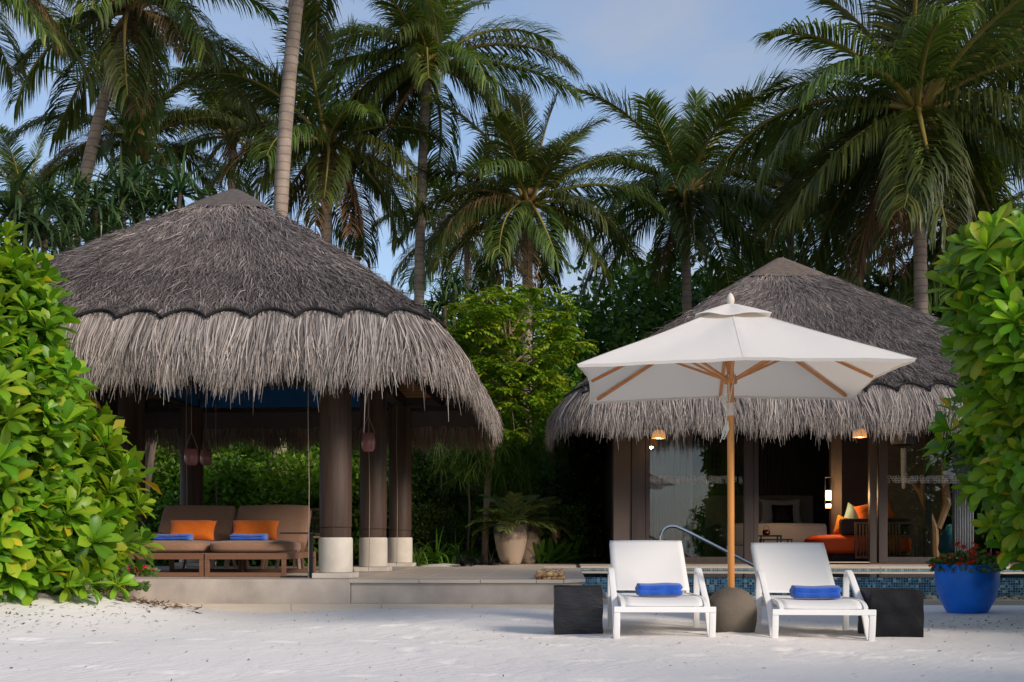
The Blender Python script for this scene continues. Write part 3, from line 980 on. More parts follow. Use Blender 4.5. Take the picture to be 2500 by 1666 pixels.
cap_mat("woven_tan", (.20, .15, .125))

# ---------------- pavilion
pav = thing("thatched_pavilion", "open garden pavilion with grey thatched roof on round dark wood columns", "pavilion", (-4.09, 15.3, TOP))
CX = (-5.68, -2.49)
CYs = (12.80, 15.33, 17.85)
roofA, SA, mA, LA = thatched_roof(pav, (-6.88, -1.32, 11.93, 18.75), .55, 2.97, (-4.09, 14.55, 16.1), 5.02, .36, 2.25, 2.0, 62000, 17000, 21, .17, .455, "woven_grey")
for X in CX:
    for Y in CYs:
        col = MB().lathe([(.168, .755), (.168, .855), (.163, .86), (.1735, .866), (.1735, 2.05), (.169, 2.06), (.169, 2.72)], 40, (X, Y, 0)).build("column", "column_wood", pav, smooth=True)
        MB().lathe([(.176, .372), (.184, .380), (.184, .735), (.178, .740), (.178, .752)], 40, (X, Y, 0)).build("base", "column_base", col, smooth=True)
        MB().box(X - .215, X + .215, Y - .215, Y + .215, TOP + .002, .370).build("plinth", "column_base", col, bevel=.005)
bz = 2.725
for X in CX:
    MB().box(X - .07, X + .07, 12.5, 18.15, bz, bz + .13).build("beam", "dark_wood", pav)
for Y in CYs:
    MB().box(-6.0, -2.15, Y - .068, Y + .068, bz - .002, bz + .128).build("beam", "dark_wood", pav)
MB().box(-6.62, -1.58, 18.40, 18.48, 2.72, 2.80).build("eave_beam", "dark_wood", pav)
MB().box(-6.62, -1.58, 12.18, 12.26, 2.86, 2.94).build("eave_beam", "dark_wood", pav)
MB().box(-1.66, -1.58, 12.28, 18.38, 2.78, 2.86).build("eave_beam", "dark_wood", pav)
MB().box(-6.62, -6.54, 12.28, 18.38, 2.78, 2.86).build("eave_beam", "dark_wood", pav)
for k in range(8):          # back rafters
    X = -6.1 + k * .60
    gx = min(max(X, -4.2), -3.98)
    MB().bar((X, 18.5, 2.86), (gx, 16.3, 4.62), .07, .1).build("rafter", "dark_wood", pav)
for k in range(6):
    Y = 12.6 + k * 1.1
    gy = min(max(Y, 14.7), 16.0)
    MB().bar((-1.62, Y, 2.88), (-3.95, gy, 4.68), .07, .1).build("rafter", "dark_wood", pav)
    MB().bar((-6.58, Y, 2.88), (-4.23, gy, 4.68), .07, .1).build("rafter", "dark_wood", pav)
def valance(name, a, b, z0, z1, n=30):
    a, b = Vector((a[0], a[1], 0)), Vector((b[0], b[1], 0))
    nn_ = (b - a).normalized().cross(Vector((0, 0, 1)))
    mb = MB()
    def f(u, v):
        p = a + (b - a) * u + nn_ * (.012 * math.sin(u * 40) * (1 - .5 * v))
        return (p.x, p.y, z0 + (z1 - z0) * v + .01 * math.sin(u * math.pi) * (1 - v))
    mb.grid(f, n, 4)
    mb.build(name, "blue_cloth", pav, smooth=True, sharp=0)
valance("blue_valance", (-5.52, 17.74), (-2.66, 17.74), 2.71, 3.42)
valance("blue_valance", (-5.53, 15.52), (-5.53, 17.66), 2.72, 3.42)
valance("blue_valance", (-2.66, 15.55), (-2.66, 17.66), 2.72, 3.42)

# blind cords and brass floor eyes
for px, Y, pt in ((753, 12.55, 930), (901, 15.0, 1000), (969, 17.5, 1000), (455, 15.0, 1000), (527, 17.5, 1000)):
    X = wx(px, Y)
    zt_ = 2.74
    cd = thing("blind_cord", "thin taut blind cord " + {753: "in front of the twin daybeds beside the nearest column", 901: "hanging in front of the middle column of the right row", 969: "in front of the farthest column of the right row",
               455: "left of the dark column behind the daybeds", 527: "right of the dark column behind the daybeds"}[px], "cord", (X, Y, TOP), "blind cords of the pavilion")
    MB().tube([(X, Y, TOP + .06), (X + .008, Y, 1.3), (X - .004, Y, 2.0), (X, Y, zt_)], .0045, 5, caps=False).build("line", "cord", cd)
    MB().tube([(X, Y, TOP), (X, Y, TOP + .07)], .008, 6).build("floor_eye", "steel", cd)

# pink glass lanterns on cords
for px, pyt, pyb, Y, lab in ((467, 1097, 1137, 14.3, "pink glass lantern hanging in front of the dark column behind the daybeds"),
                             (503, 1100, 1137, 16.9, "small pink glass lantern half hidden behind the dark back column"),
                             (899, 1058, 1103, 14.2, "pink glass lantern hanging by the middle column of the right row")):
    a, b = at(px, pyt, Y), at(px, pyb, Y)
    t = thing("hanging_lantern", lab, "lantern", (b.x, Y, b.z), "pink glass lanterns of the pavilion")
    h = a.z - b.z
    MB().lathe([(.0, 0), (.055, .004), (.068, .02), (.083, .05), (.086, h * .5), (.080, h), (.074, h), (.079, h * .5), (.076, .05), (.06, .02), (0, .012)], 20, tuple(b)).build("glass_shade", "pink_glass", t, smooth=True, sharp=0)
    MB().tube([(b.x - .08, Y, a.z), (b.x - .02, Y, a.z + .16), (b.x, Y, a.z + .2)], .004, 5).tube([(b.x + .08, Y, a.z), (b.x + .02, Y, a.z + .16), (b.x, Y, a.z + .2)], .004, 5).build("hanger", "cord", t)
    MB().tube([(b.x, Y, a.z + .2), (b.x, Y, 2.74)], .004, 5).build("cord", "cord", t)

# ---------------- villa
YF = 18.75
FZ = 0.36
vil = thing("thatched_villa", "beach villa with steep grey thatched roof and dark framed sliding glass doors", "villa", (4.0, 21.5, FZ))
thatched_roof(vil, (0.03, 7.75, 17.42, 26.5), .6, 2.86, (3.70, 20.6, 22.8), 5.52, .33, 2.23, 2.2, 66000, 17000, 33, .16, .455, "woven_tan")
W = lambda px: wx(px, YF)
MB().box(.86, 8.3, 18.69, 24.6, -.1, FZ).build("floor", "interior_floor", vil)
MB().box(W(1498), W(1541), YF - .02, YF + .14, FZ, 2.75).build("wall", "interior_wall", vil)
MB().box(W(1498), W(1498) + .1, YF + .14, 24.6, FZ, 2.75).build("wall", "interior_wall", vil)
MB().box(W(1498) + .1, 8.3, 24.4, 24.6, FZ, 2.75).build("wall", "interior_wall", vil)
MB().box(8.2, 8.3, YF + .14, 24.4, FZ, 2.75).build("wall", "interior_wall", vil)
MB().box(.7, 8.4, YF - .1, 24.7, 2.75, 2.82).build("ceiling_slab", "dark_wood", vil)
MB().box(W(1500), 8.3, YF - .06, YF + .1, 2.50, 2.745).build("lintel", "dark_wood", vil)
def post(px0, px1, y0=YF - .05, y1=YF + .07, name="door_post", m_="door_wood"):
    return MB().box(W(px0), W(px1), y0, y1, FZ + .002, 2.5).build(name, m_, vil, bevel=.004)
post(1542, 1575); post(1576, 1585, YF - .03, YF + .05)
post(1816, 1838); post(1839, 1851, YF - .03, YF + .06)
post(2122, 2138); post(2143, 2164, YF - .07, YF + .05)
post(2283, 2300, YF + .5, YF + .62)
def pane(px0, px1, lab):
    x0, x1 = W(px0), W(px1)
    p = MB().box(x0, x1, YF, YF + .012, FZ + .09, 2.49).build("window_pane", "window_glass", vil)
    tag(p, lab)
    MB().box(x0, x1, YF - .025, YF + .04, FZ + .002, FZ + .088).build("bottom_rail", "door_wood", vil)
    # printed honeycomb band
    mb = MB()
    q = rng(int(px0))
    def hexa(cx, cz, r, w=.005):
        vs, fs = [], []
        for k in range(6):
            a = math.pi / 3 * k + .5
            vs += [(cx + r * math.cos(a), YF - .004, cz + r * math.sin(a)), (cx + (r - w) * math.cos(a), YF - .004, cz + (r - w) * math.sin(a))]
        for k in range(6):
            k2 = (k + 1) % 6
            fs.append((2 * k, 2 * k2, 2 * k2 + 1, 2 * k + 1))
        mb.add(vs, fs)
    x = x0 + .03
    while x < x1 - .03:
        for dz in (0, .035, -.03):
            if q.random() < .8:
                hexa(x + q.uniform(-.012, .012), 1.655 + dz + q.uniform(-.008, .008), q.uniform(.022, .03))
        x += .042
    mb.build("honeycomb_print", "white_print", p)
pane(1586, 1815, "left glass door pane with a white honeycomb band and bright reflections")
pane(2165, 2420, "right glass door pane beside the blue planter")
MB().box(W(1852), W(2121), YF - .06, YF + .06, FZ - .02, FZ + .012).build("sill", "travertine", vil)

# side passage: dark battens at its end
MB().box(W(1498) - .02, W(1498), YF + .1, 24.6, TOP, 2.75).build("side_cladding", "dark_wood", vil)
for k in range(9):
    X = wx(1392 + k * 12.5, 25.6)
    MB().box(X, X + .055 + .012 * (k % 3), 25.55, 25.62, .3, 2.7).build("batten", "black_wood", vil)
MB().box(-.75, .95, 25.54, 25.63, 2.45, 2.75).build("passage_head", "dark_wood", vil)

# eave pendant lamps
for px, py, lab in ((1608, 1050, "lit wicker pendant lamp under the thatch above the left glass door"), (2099, 1047, "lit bell shaped pendant lamp under the thatch above the orange daybed")):
    Y = 18.0
    c = at(px, py, Y)
    t = thing("pendant_lamp", lab, "lamp", (c.x, Y, c.z - .13), "pendant lamps under the villa eave")
    MB().lathe([(.105, 0), (.10, .05), (.088, .10), (.06, .125), (.0, .128)], 24, (c.x, Y, c.z - .13)).build("lamp_shade", "lamp_glow", t, smooth=True, sharp=60)
    MB().tube([(c.x, Y, c.z), (c.x, Y, 2.9)], .006, 6).build("cord", "black_metal", t)
    pb = bpy.data.lights.new("pendant_bulb", 'POINT'); pb.energy = 2.5; pb.color = (1, .6, .28); pb.shadow_soft_size = .03
    pbo = bpy.data.objects.new("pendant_bulb", pb); COL.objects.link(pbo); pbo.parent = t; pbo.location = (0, 0, -.02)

# ---------------- villa furniture
def T_(name, lab, cat, px, Y, z=FZ, group=None):
    return thing(name, lab, cat, (wx(px, Y), Y, z), group)
def soft_box(x0, x1, y0, y1, z0, z1, puff=.03, n=8):
    mb = MB()
    cx, cy, cz = (x0 + x1) / 2, (y0 + y1) / 2, (z0 + z1) / 2
    hx, hy, hz = (x1 - x0) / 2, (y1 - y0) / 2, (z1 - z0) / 2
    bm = bmesh.new()
    bmesh.ops.create_cube(bm, size=2)
    bmesh.ops.subdivide_edges(bm, edges=bm.edges[:], cuts=n, use_grid_fill=True)
    vs = []
    for v in bm.verts:
        x, y, z = v.co
        k = 5
        nn_ = (abs(x) ** k + abs(y) ** k + abs(z) ** k) ** (1 / k)
        m_ = max(abs(x), abs(y), abs(z))
        f = m_ / nn_ if nn_ else 1
        f = .35 * f + .65 if hz > .2 else f
        vs.append((cx + x * hx * f + 0, cy + y * hy * f, cz + z * hz * f + (puff * (1 - x * x) * (1 - y * y) if z > 0 else 0)))
    bm.verts.index_update()
    fs = [tuple(v.index for v in f.verts) for f in bm.faces]
    bm.free()
    mb.add(vs, fs)
    return mb
def pillow(w, h, t, n=16, corner=.12):
    """cushion standing in the XZ plane, centre at origin"""
    mb = MB()
    for s in (-1, 1):
        def f(u, v):
            x, z = 2 * u - 1, 2 * v - 1
            pinch = 1 - corner * (1 - abs(x) ** 2) * 0 - .07 * (1 - x * x) * abs(z) ** 3 * 0
            ex = x * (1 - .07 * (1 - z * z) * abs(x) ** 2)
            ez = z * (1 - .09 * (1 - x * x) * abs(z) ** 2)
            th = (max(0, 1 - x ** 4) * max(0, 1 - z ** 4)) ** .55
            wr = 1 + .04 * math.sin(9 * x + 4 * z) + .03 * math.sin(13 * z - 5 * x)
            return (ex * w / 2, s * t / 2 * th * wr, ez * h / 2)
        mb.grid(f if s > 0 else (lambda u, v, f=f: f(1 - u, v)), n, n)
    return mb
def put(mb, loc, rx=0, ry=0, rz=0):
    R = Euler((rx, ry, rz)).to_matrix()
    L_ = Vector(loc)
    mb.v = [tuple(R @ Vector(p) + L_) for p in mb.v]
    return mb

Yb = 20.9
bx0, bx1 = wx(1770, Yb), wx(2026, Yb)
bed_ = thing("bed", "wide bed with white linen against the dark slatted wall", "bed", ((bx0 + bx1) / 2, Yb + 1, FZ))
bt = wz(1277, (bx0 + bx1) / 2, Yb)
soft_box(bx0, bx1, Yb, 23.0, FZ + .22, bt, .01).build("mattress", "white_linen", bed_, smooth=True, sharp=0)
MB().box(bx0 + .03, bx1 - .03, Yb + .05, 23.0, FZ, FZ + .24).build("bed_base", "white_linen", bed_)
hb = MB().box(bx0 - .1, wx(1985, 23.1), 23.05, 23.15, FZ, wz(1210, 3.5, 23.1)).build("headboard", "grey_linen", bed_, bevel=.03)
for px, w_, h_, Y, m_, nm, lab in ((1905, .78, .50, 22.75, "white_linen", "pillow", "white square pillow leaning behind the black cushion on the bed"), (1862, .5, .5, 22.8, "grey_linen", "pillow", "grey pillow at the left end of the bed"),
                              (1911, .40, .38, 22.5, "black_wood", "cushion", "black square cushion on the white bed")):
    X = wx(px, Y)
    tag(put(pillow(w_, h_, .16), (X, Y, bt + h_ / 2 - .01), rx=-.25).build(nm, m_, smooth=True, sharp=0), lab, nm)
wall2 = MB().box(bx0 - 1.2, wx(2032, 23.3), 23.22, 23.3, FZ, 2.75).build("slat_wall", "black_wood", vil)
for k in range(34):
    X = bx0 - .6 + k * .075
    MB().box(X, X + .045, 23.185, 23.22, FZ, 2.74).build("slat", "black_wood", wall2)
MB().box(wx(2029, 20.2), wx(2055, 20.2), 20.2, 20.35, FZ, 2.75).build("partition_post", "interior_wall", vil)
MB().box(wx(2055, 21.2), wx(2300, 21.2), 21.2, 21.3, FZ, 2.75).build("partition", "interior_wall", vil)
# bedside lamp, lit
lx, ly = wx(2023, 21.6), 21.6
X = wx(2022, 20.0); ly = 20.0
z0, z1 = wz(1222, X, ly), wz(1198, X, ly)
t = thing("bedside_lamp", "lit amber lantern hanging in a thin dark frame beside the bed", "lamp", (X, ly, wz(1245, X, ly)))
MB().box(X - .042, X + .042, ly - .03, ly + .03, z0, z1).build("lamp_glass", "lamp_bright", t, bevel=.006)
MB().box(X - .042, X + .042, ly - .03, ly + .03, wz(1241, X, ly), wz(1231, X, ly)).build("lamp_glass", "lamp_bright", t, bevel=.004)
fr_ = MB()
for sx in (-.05, .05):
    fr_.tube([(X + sx, ly, wz(1245, X, ly)), (X + sx, ly, wz(1166, X, ly))], .006, 6)
fr_.tube([(X - .05, ly, wz(1166, X, ly)), (X + .05, ly, wz(1166, X, ly))], .006, 6)
fr_.build("frame", "black_metal", t)
bl = bpy.data.lights.new("bedside_bulb", 'POINT'); bl.energy = 13; bl.color = (1, .62, .3); bl.shadow_soft_size = .05
blo = bpy.data.objects.new("bedside_bulb", bl); COL.objects.link(blo); blo.parent = t; blo.location = (0, -.12, z0 - t.location.z + .08)

# nesting tables and carafe
for (p0, p1, pt, Y, lab) in ((1852, 1904, 1307, 19.9, "taller black nesting table holding the red carafe"), (1858, 1930, 1316, 19.6, "lower black nesting table in front of the bed")):
    x0, x1 = wx(p0, Y), wx(p1, Y); zt_ = wz(pt, x0, Y)
    t = thing("nesting_table", lab, "table", ((x0 + x1) / 2, Y, FZ))
    MB().box(x0, x1, Y - .18, Y + .18, zt_ - .025, zt_).build("table_top", "black_metal", t)
    for sx in (x0 + .012, x1 - .012):
        for sy in (-.165, .165):
            MB().box(sx - .011, sx + .011, Y + sy - .011, Y + sy + .011, FZ, zt_ - .025).build("leg", "black_metal", t)
X, Y = wx(1871, 19.85), 19.85; z = wz(1307, X, Y)
t = thing("carafe", "small round red glass carafe with a thin handle on the nesting table", "carafe", (X, Y, z))
MB().lathe([(0, 0), (.05, .003), (.066, .03), (.06, .07), (.045, .09), (.04, .09), (.054, .065), (.06, .03), (.045, .008), (0, .006)], 18, (X, Y, z)).build("bowl", "red_glass", t, smooth=True, sharp=0)
MB().tube([(X - .045, Y, z + .09), (X - .04, Y, z + .14), (X, Y, z + .155), (X + .04, Y, z + .14), (X + .045, Y, z + .09)], .004, 5).build("handle", "black_metal", t, smooth=True)

# orange daybed with slatted side
Y = 19.45
x0, x1 = wx(1992, Y), wx(2240, Y)
t = thing("orange_daybed", "orange upholstered daybed with a slatted wooden side, inside the open door", "daybed", ((x0 + x1) / 2, Y, FZ))
soft_box(x0, x1, Y, Y + 1.3, FZ + .10, wz(1306, x0, Y), .005, 6).build("seat", "orange_box", t, smooth=True, sharp=40)
MB().box(x0 + .3, x1 - .05, Y + .1, Y + 1.25, FZ, FZ + .11).build("plinth", "black_wood", t)
MB().box(wx(2058, Y), x1 - .05, Y + .12, Y + .32, wz(1306, x0, Y), wz(1266, x0, Y)).build("bolster", "leather", t, bevel=.05)
gx0, gx1 = wx(2087, Y - .1), wx(2240, Y - .1)
zt_, zb_ = wz(1275, gx0, Y - .1), wz(1364, gx0, Y - .1)
fr_ = MB().box(gx0, gx1, Y - .12, Y - .07, zt_ - .03, zt_).box(gx0, gx1, Y - .12, Y - .07, zb_, zb_ + .04).box(gx0, gx0 + .035, Y - .12, Y - .07, zb_ + .04, zt_ - .03).box(gx1 - .035, gx1, Y - .12, Y - .07, zb_ + .04, zt_ - .03)
fr_.build("side_frame", "slat_wood", t)
k = 0
X = gx0 + .075
while X < gx1 - .25:
    MB().box(X, X + .018, Y - .115, Y - .075, zb_ + .04, zt_ - .03).build("slat", "slat_wood", t); X += .052
zc = wz(1306, x0, Y)
for px, py, w_, h_, m_, rz, ry, Yp, lab in ((2090, 1268, .48, .42, "teal_fabric", .3, .5, Y + .75, "pale teal patterned pillow leaning on the orange daybed"),
                                            (2135, 1250, .62, .34, "orange_fabric", .15, -.25, Y + .42, "bright orange pillow on top of the daybed bolster"),
                                            (2052, 1284, .18, .36, "mustard", .1, .35, Y + .5, "mustard throw folded over the daybed")):
    c = at(px, py, Yp)
    tag(put(pillow(w_, h_, .16), c, rx=-.3, ry=ry, rz=rz).build("throw" if m_ == "mustard" else "pillow", m_, smooth=True, sharp=0), lab, "throw" if m_ == "mustard" else "pillow")
# driftwood branch, floor vase, curtains
c = at(2290, 1290, 20.2)
t = thing("driftwood_branch", "tall forked driftwood branch standing behind the right glass door", "driftwood", (c.x, 20.2, FZ))
A = lambda px, py: at(px, py, 20.2)
d1 = [A(2285, 1370), A(2282, 1290), A(2262, 1240), A(2248, 1205), A(2252, 1175), A(2262, 1145)]
d2 = [A(2248, 1205), A(2232, 1185), A(2216, 1160)]
d3 = [A(2290, 1290), A(2312, 1230), A(2308, 1180), A(2300, 1130)]
MB().tube(d1, [.07, .06, .055, .05, .035, .012], 8).tube(d2, [.04, .03, .01], 7).tube(d3, [.06, .075, .06, .02], 8).build("branch", "driftwood", t, smooth=True)
c = at(2325, 1300, 19.6)
tag(MB().lathe([(.0, 0), (.14, .0), (.22, .2), (.2, .4), (.1, .55), (.09, .6), (.08, .6), (0, .5)], 20, (c.x, 19.6, FZ)).build("floor_vase", "turquoise", smooth=True, sharp=0), "dark turquoise floor vase behind the right glass door", "vase")
def curtain(x0, x1, Y, z0, z1, folds, m_, lab, amp=.05):
    mb = MB()
    mb.grid(lambda u, v: (x0 + (x1 - x0) * u, Y + amp * math.sin(u * folds * 6.283) * (1 - .25 * v), z0 + (z1 - z0) * v), folds * 10, 3)
    tag(mb.build("curtain", m_, smooth=True, sharp=0, solid=.004), lab, "curtain")
curtain(wx(1588, 19.0), wx(1690, 19.0), 19.02, FZ + .01, 2.6, 7, "grey_curtain", "pale grey curtain drawn behind the left end of the glass door")
curtain(wx(2325, 19.2), wx(2375, 19.2), 19.2, FZ + .01, 2.6, 8, "grey_curtain", "grey curtain gathered at the right end of the villa doors")
c = at(2206, 1120, 20.6)
t = thing("bead_pendant", "long white beaded pendant light hanging above the driftwood", "lamp", (c.x, 20.6, 1.9))
MB().lathe([(.0, 0), (.03, .02), (.045, .3), (.05, .7), (.0, .72)], 12, (c.x, 20.6, wz(1195, c.x, 20.6))).build("beads", "white_print", t)
MB().tube([(c.x, 20.6, wz(1195, c.x, 20.6) + .7), (c.x, 20.6, 2.75)], .005, 5).build("cord", "black_metal", t)
c = at(2205, 1075, 20.4)
t = thing("drum_pendant", "brown drum shaped pendant shade behind the right glass door", "lamp", (c.x, 20.4, c.z))
MB().lathe([(.2, 0), (.2, .2), (.195, .2), (.195, 0)], 28, (c.x, 20.4, c.z - .08)).build("lamp_shade", "grey_linen", t, smooth=True)
MB().tube([(c.x, 20.4, c.z + .1), (c.x, 20.4, 2.75)], .006, 5).build("cord", "black_metal", t)

# ================================================================== furniture under the pavilion
def make_daybed(lab, X, Y):
    t = thing("daybed", lab, "daybed", (X, Y, TOP), "twin brown daybeds")
    w, D = .905, 1.60
    fz = TOP
    def P(mb, name, m_, **k):
        return put(mb, (X, Y, fz)).build(name, m_, t, **k)
    fr = MB().box(-w / 2, w / 2, 0, .045, .195, .265).box(-w / 2, w / 2, D - .045, D, .195, .265)
    fr.box(-w / 2, -w / 2 + .045, .0455, D - .0455, .195, .265).box(w / 2 - .045, w / 2, .0455, D - .0455, .195, .265)
    P(fr, "frame", "sofa_frame", bevel=.004)
    for sx in (-1, 1):
        for y in (0, D - .045):
            x = sx * (w / 2 - .0235)
            P(MB().box(x - .0235, x + .0235, y, y + .045, .0, .1945), "leg", "sofa_frame", bevel=.003)
    P(MB().box(-w / 2 + .048, w / 2 - .048, .003, .04, .004, .05), "stretcher", "sofa_frame", bevel=.003)
    P(MB().box(-w / 2 + .048, w / 2 - .048, D - .04, D - .003, .004, .05), "stretcher", "sofa_frame", bevel=.003)
    P(soft_box(-w / 2 + .005, w / 2 - .005, -.03, 1.02, .267, .40, .008, 9), "seat_cushion", "brown_fabric", smooth=True, sharp=0)
    a = math.radians(35)          # lean from upright
    mb = soft_box(-w / 2 + .006, w / 2 - .006, -.075, .075, 0, .56, 0, 9)
    P(put(mb, (0, 1.06, .34), rx=-a), "back_cushion", "brown_fabric", smooth=True, sharp=0)
    br = MB().bar((-w / 2 + .05, 1.05, .26), (-w / 2 + .05, 1.50, .76), .04, .03).bar((w / 2 - .05, 1.05, .26), (w / 2 - .05, 1.50, .76), .04, .03)
    P(br, "back_frame", "sofa_frame")
    return t
make_daybed("brown cushioned daybed next to the nearest column", -3.535, 12.98)
make_daybed("brown cushioned daybed beside the left hedge", -4.455, 12.98)
for X, lab in ((-3.62, "long orange pillow on the daybed next to the nearest column"), (-4.36, "long orange pillow on the daybed beside the left hedge")):
    tag(put(pillow(.55, .27, .15), (X, 13.72, .835), rx=-.55, rz=.03).build("pillow", "orange_fabric", smooth=True, sharp=0), lab, "pillow", "orange pillows on the daybeds")

def towel(lab, X, Y, z, w, d, h, rz, seed):
    mb = MB()
    q = rng(seed)
    prof = []
    for k in range(40):                       # rounded folded section with a crease on the front
        a = 2 * math.pi * k / 40
        c, s = math.cos(a), math.sin(a)
        e = .55
        y = d / 2 * math.copysign(abs(c) ** e, c)
        zz = h / 2 * math.copysign(abs(s) ** e, s)
        if c < -.4:
            y += .022 * math.exp(-((zz + .004) / .006) ** 2) + .012 * math.exp(-((zz - .022) / .004) ** 2)
        prof.append((y, zz + h / 2))
    n = 26
    vs, fs = [], []
    for i in range(n + 1):
        u = i / n
        x = (u - .5) * w
        ed = min(1, min(u, 1 - u) / .05)
        sc = .80 + .20 * math.sqrt(max(0, 1 - (1 - ed) ** 2))
        for (y, zz) in prof:
            vs.append((x + .006 * math.sin(zz * 90 + i), y * sc + .004 * math.sin(u * 17 + seed), h / 2 + (zz - h / 2) * sc + (.003 * math.sin(u * 7 + seed) if zz > h / 2 else 0)))
    m = len(prof)
    for i in range(n):
        for k in range(m):
            k2 = (k + 1) % m
            fs.append((i * m + k, (i + 1) * m + k, (i + 1) * m + k2, i * m + k2))
    fs.append(tuple(range(m))); fs.append(tuple(n * m + k for k in reversed(range(m))))
    mb.add(vs, fs)
    put(mb, (X, Y, z), rz=rz)
    return tag(mb.build("towel", "blue_towel", smooth=True, sharp=60), lab, "towel", "folded blue towels")
towel("folded blue towel on the daybed next to the nearest column", wx(608, 13.25), 13.25, .716, .40, .22, .075, 0, 1)
towel("folded blue towel on the daybed beside the left hedge", wx(422, 13.25), 13.25, .716, .42, .22, .075, 0, 2)

for px, Y, lab in ((735, 12.95, "black metal tray table reaching over the right end of the daybeds"), (343, 13.3, "black metal tray table at the left end of the daybeds")):
    X = wx(px, Y); zt_ = .75 + 13 * Y / F
    t = thing("tray_table", lab, "table", (X, Y, TOP), "black tray tables")
    MB().box(X - .20, X + .20, Y - .17, Y + .17, zt_ - .018, zt_).build("table_top", "black_metal", t, bevel=.006)
    dx = .11 if px > 500 else -.06
    MB().box(X + dx - .02, X + dx + .02, Y - .03, Y + .03, TOP + .014, zt_ - .0185).build("post", "black_metal", t)
    if px < 500:
        MB().box(X + .1, X + .13, Y - .03, Y + .03, TOP + .014, zt_ - .0185).build("post", "black_metal", t)
    MB().box(X - .2, X + .16, Y - .13, Y + .13, TOP + .001, TOP + .0135).build("base", "black_metal", t, bevel=.003)

# dining table and chairs at the back of the pavilion
tx, ty = wx(640, 16.3), 16.3
t = thing("dining_table", "dark wooden dining table behind the daybeds with splayed legs", "table", (tx, ty, TOP))
MB().box(tx - .75, tx + .75, ty - .45, ty + .45, TOP + .70, TOP + .74).build("table_top", "dark_wood", t, bevel=.006)
for sx in (-1, 1):
    for sy in (-1, 1):
        MB().bar((tx + sx * .42, ty + sy * .22, TOP + .70), (tx + sx * .62, ty + sy * .38, TOP), .05, .05).build("leg", "slat_wood", t)
def chair(px, Y, rz, lab):
    X = wx(px, Y)
    t = thing("dining_chair", lab, "chair", (X, Y, TOP), "dining chairs of the pavilion", rz)
    def b(mb, nm, m_="slat_wood"):
        return mb.build(nm, m_, t, world=False)
    b(MB().box(-.23, .23, -.23, .23, .43, .46), "seat", "brown_fabric")
    for sx in (-1, 1):
        b(MB().bar((sx * .2, -.2, .43), (sx * .25, -.27, 0), .035, .035), "leg")
        b(MB().bar((sx * .2, .2, .43), (sx * .24, .30, 0), .035, .035), "leg")
        b(MB().bar((sx * .21, .21, .46), (sx * .21, .30, .84), .035, .03), "back_post")
    for k in range(7):
        x = -.17 + k * .057
        b(MB().bar((x, .22, .5), (x, .298, .84), .022, .014), "back_slat", "dark_wood")
    b(MB().bar((-.225, .302, .845), (.225, .302, .845), .03, .035), "top_rail")
chair(512, 16.75, math.pi * .9, "slat backed dining chair just right of the dark back column")
chair(552, 16.3, math.pi * .55, "slat backed dining chair at the left end of the dining table")
chair(690, 15.5, math.pi * 1.05, "slat backed dining chair whose legs show under the right daybed")
chair(735, 16.9, -.2, "slat backed dining chair hidden behind the nearest column")
vz = TOP + .74
vx = wx(661, 16.2)
t = thing("flower_pot", "small turquoise pot with a rust coloured plant on the dining table", "pot", (vx, 16.2, vz))
MB().lathe([(0, 0), (.05, 0), (.064, .04), (.066, .09), (.056, .115), (.05, .115), (.05, .06), (0, .05)], 18, (vx, 16.2, vz)).build("pot", "turquoise", t, smooth=True, sharp=50)
q = rng(9); mb = MB()
for k in range(40):
    a, r, h = q.uniform(0, 6.28), q.uniform(0, .05), q.uniform(.11, .17)
    c = Vector((vx + r * math.cos(a), 16.2 + r * math.sin(a), vz + h)); s = .018
    mb.add([c + Vector((q.uniform(-s, s), q.uniform(-s, s), q.uniform(-s, s))) for _ in range(3)], [(0, 1, 2)], q.random())
mb.build("flowers", "dry_leaf", t)

# ================================================================== beach furniture
def bar_path(mb, pts, x, w, th):
    """flat bar along (y, z) points at x; w is its size in x"""
    n = len(pts)
    vs, fs = [], []
    for i, (y, z) in enumerate(pts):
        a = pts[max(i - 1, 0)]; b = pts[min(i + 1, n - 1)]
        d = Vector((b[0] - a[0], b[1] - a[1])).normalized()
        nx, nz = -d.y * th / 2, d.x * th / 2
        vs += [(x - w / 2, y - nx, z - nz), (x + w / 2, y - nx, z - nz), (x + w / 2, y + nx, z + nz), (x - w / 2, y + nx, z + nz)]
    for i in range(n - 1):
        for k in range(4):
            k2 = (k + 1) % 4
            fs.append((i * 4 + k, i * 4 + k2, (i + 1) * 4 + k2, (i + 1) * 4 + k))
    fs += [(3, 2, 1, 0), tuple((n - 1) * 4 + k for k in range(4))]
    return mb.add(vs, fs)
def smooth_pts(pts, it=2):
    for _ in range(it):
        o = [pts[0]]
        for a, b in zip(pts, pts[1:]):
            o += [tuple(.75 * p + .25 * q for p, q in zip(a, b)), tuple(.25 * p + .75 * q for p, q in zip(a, b))]
        o.append(pts[-1]); pts = o
    return pts
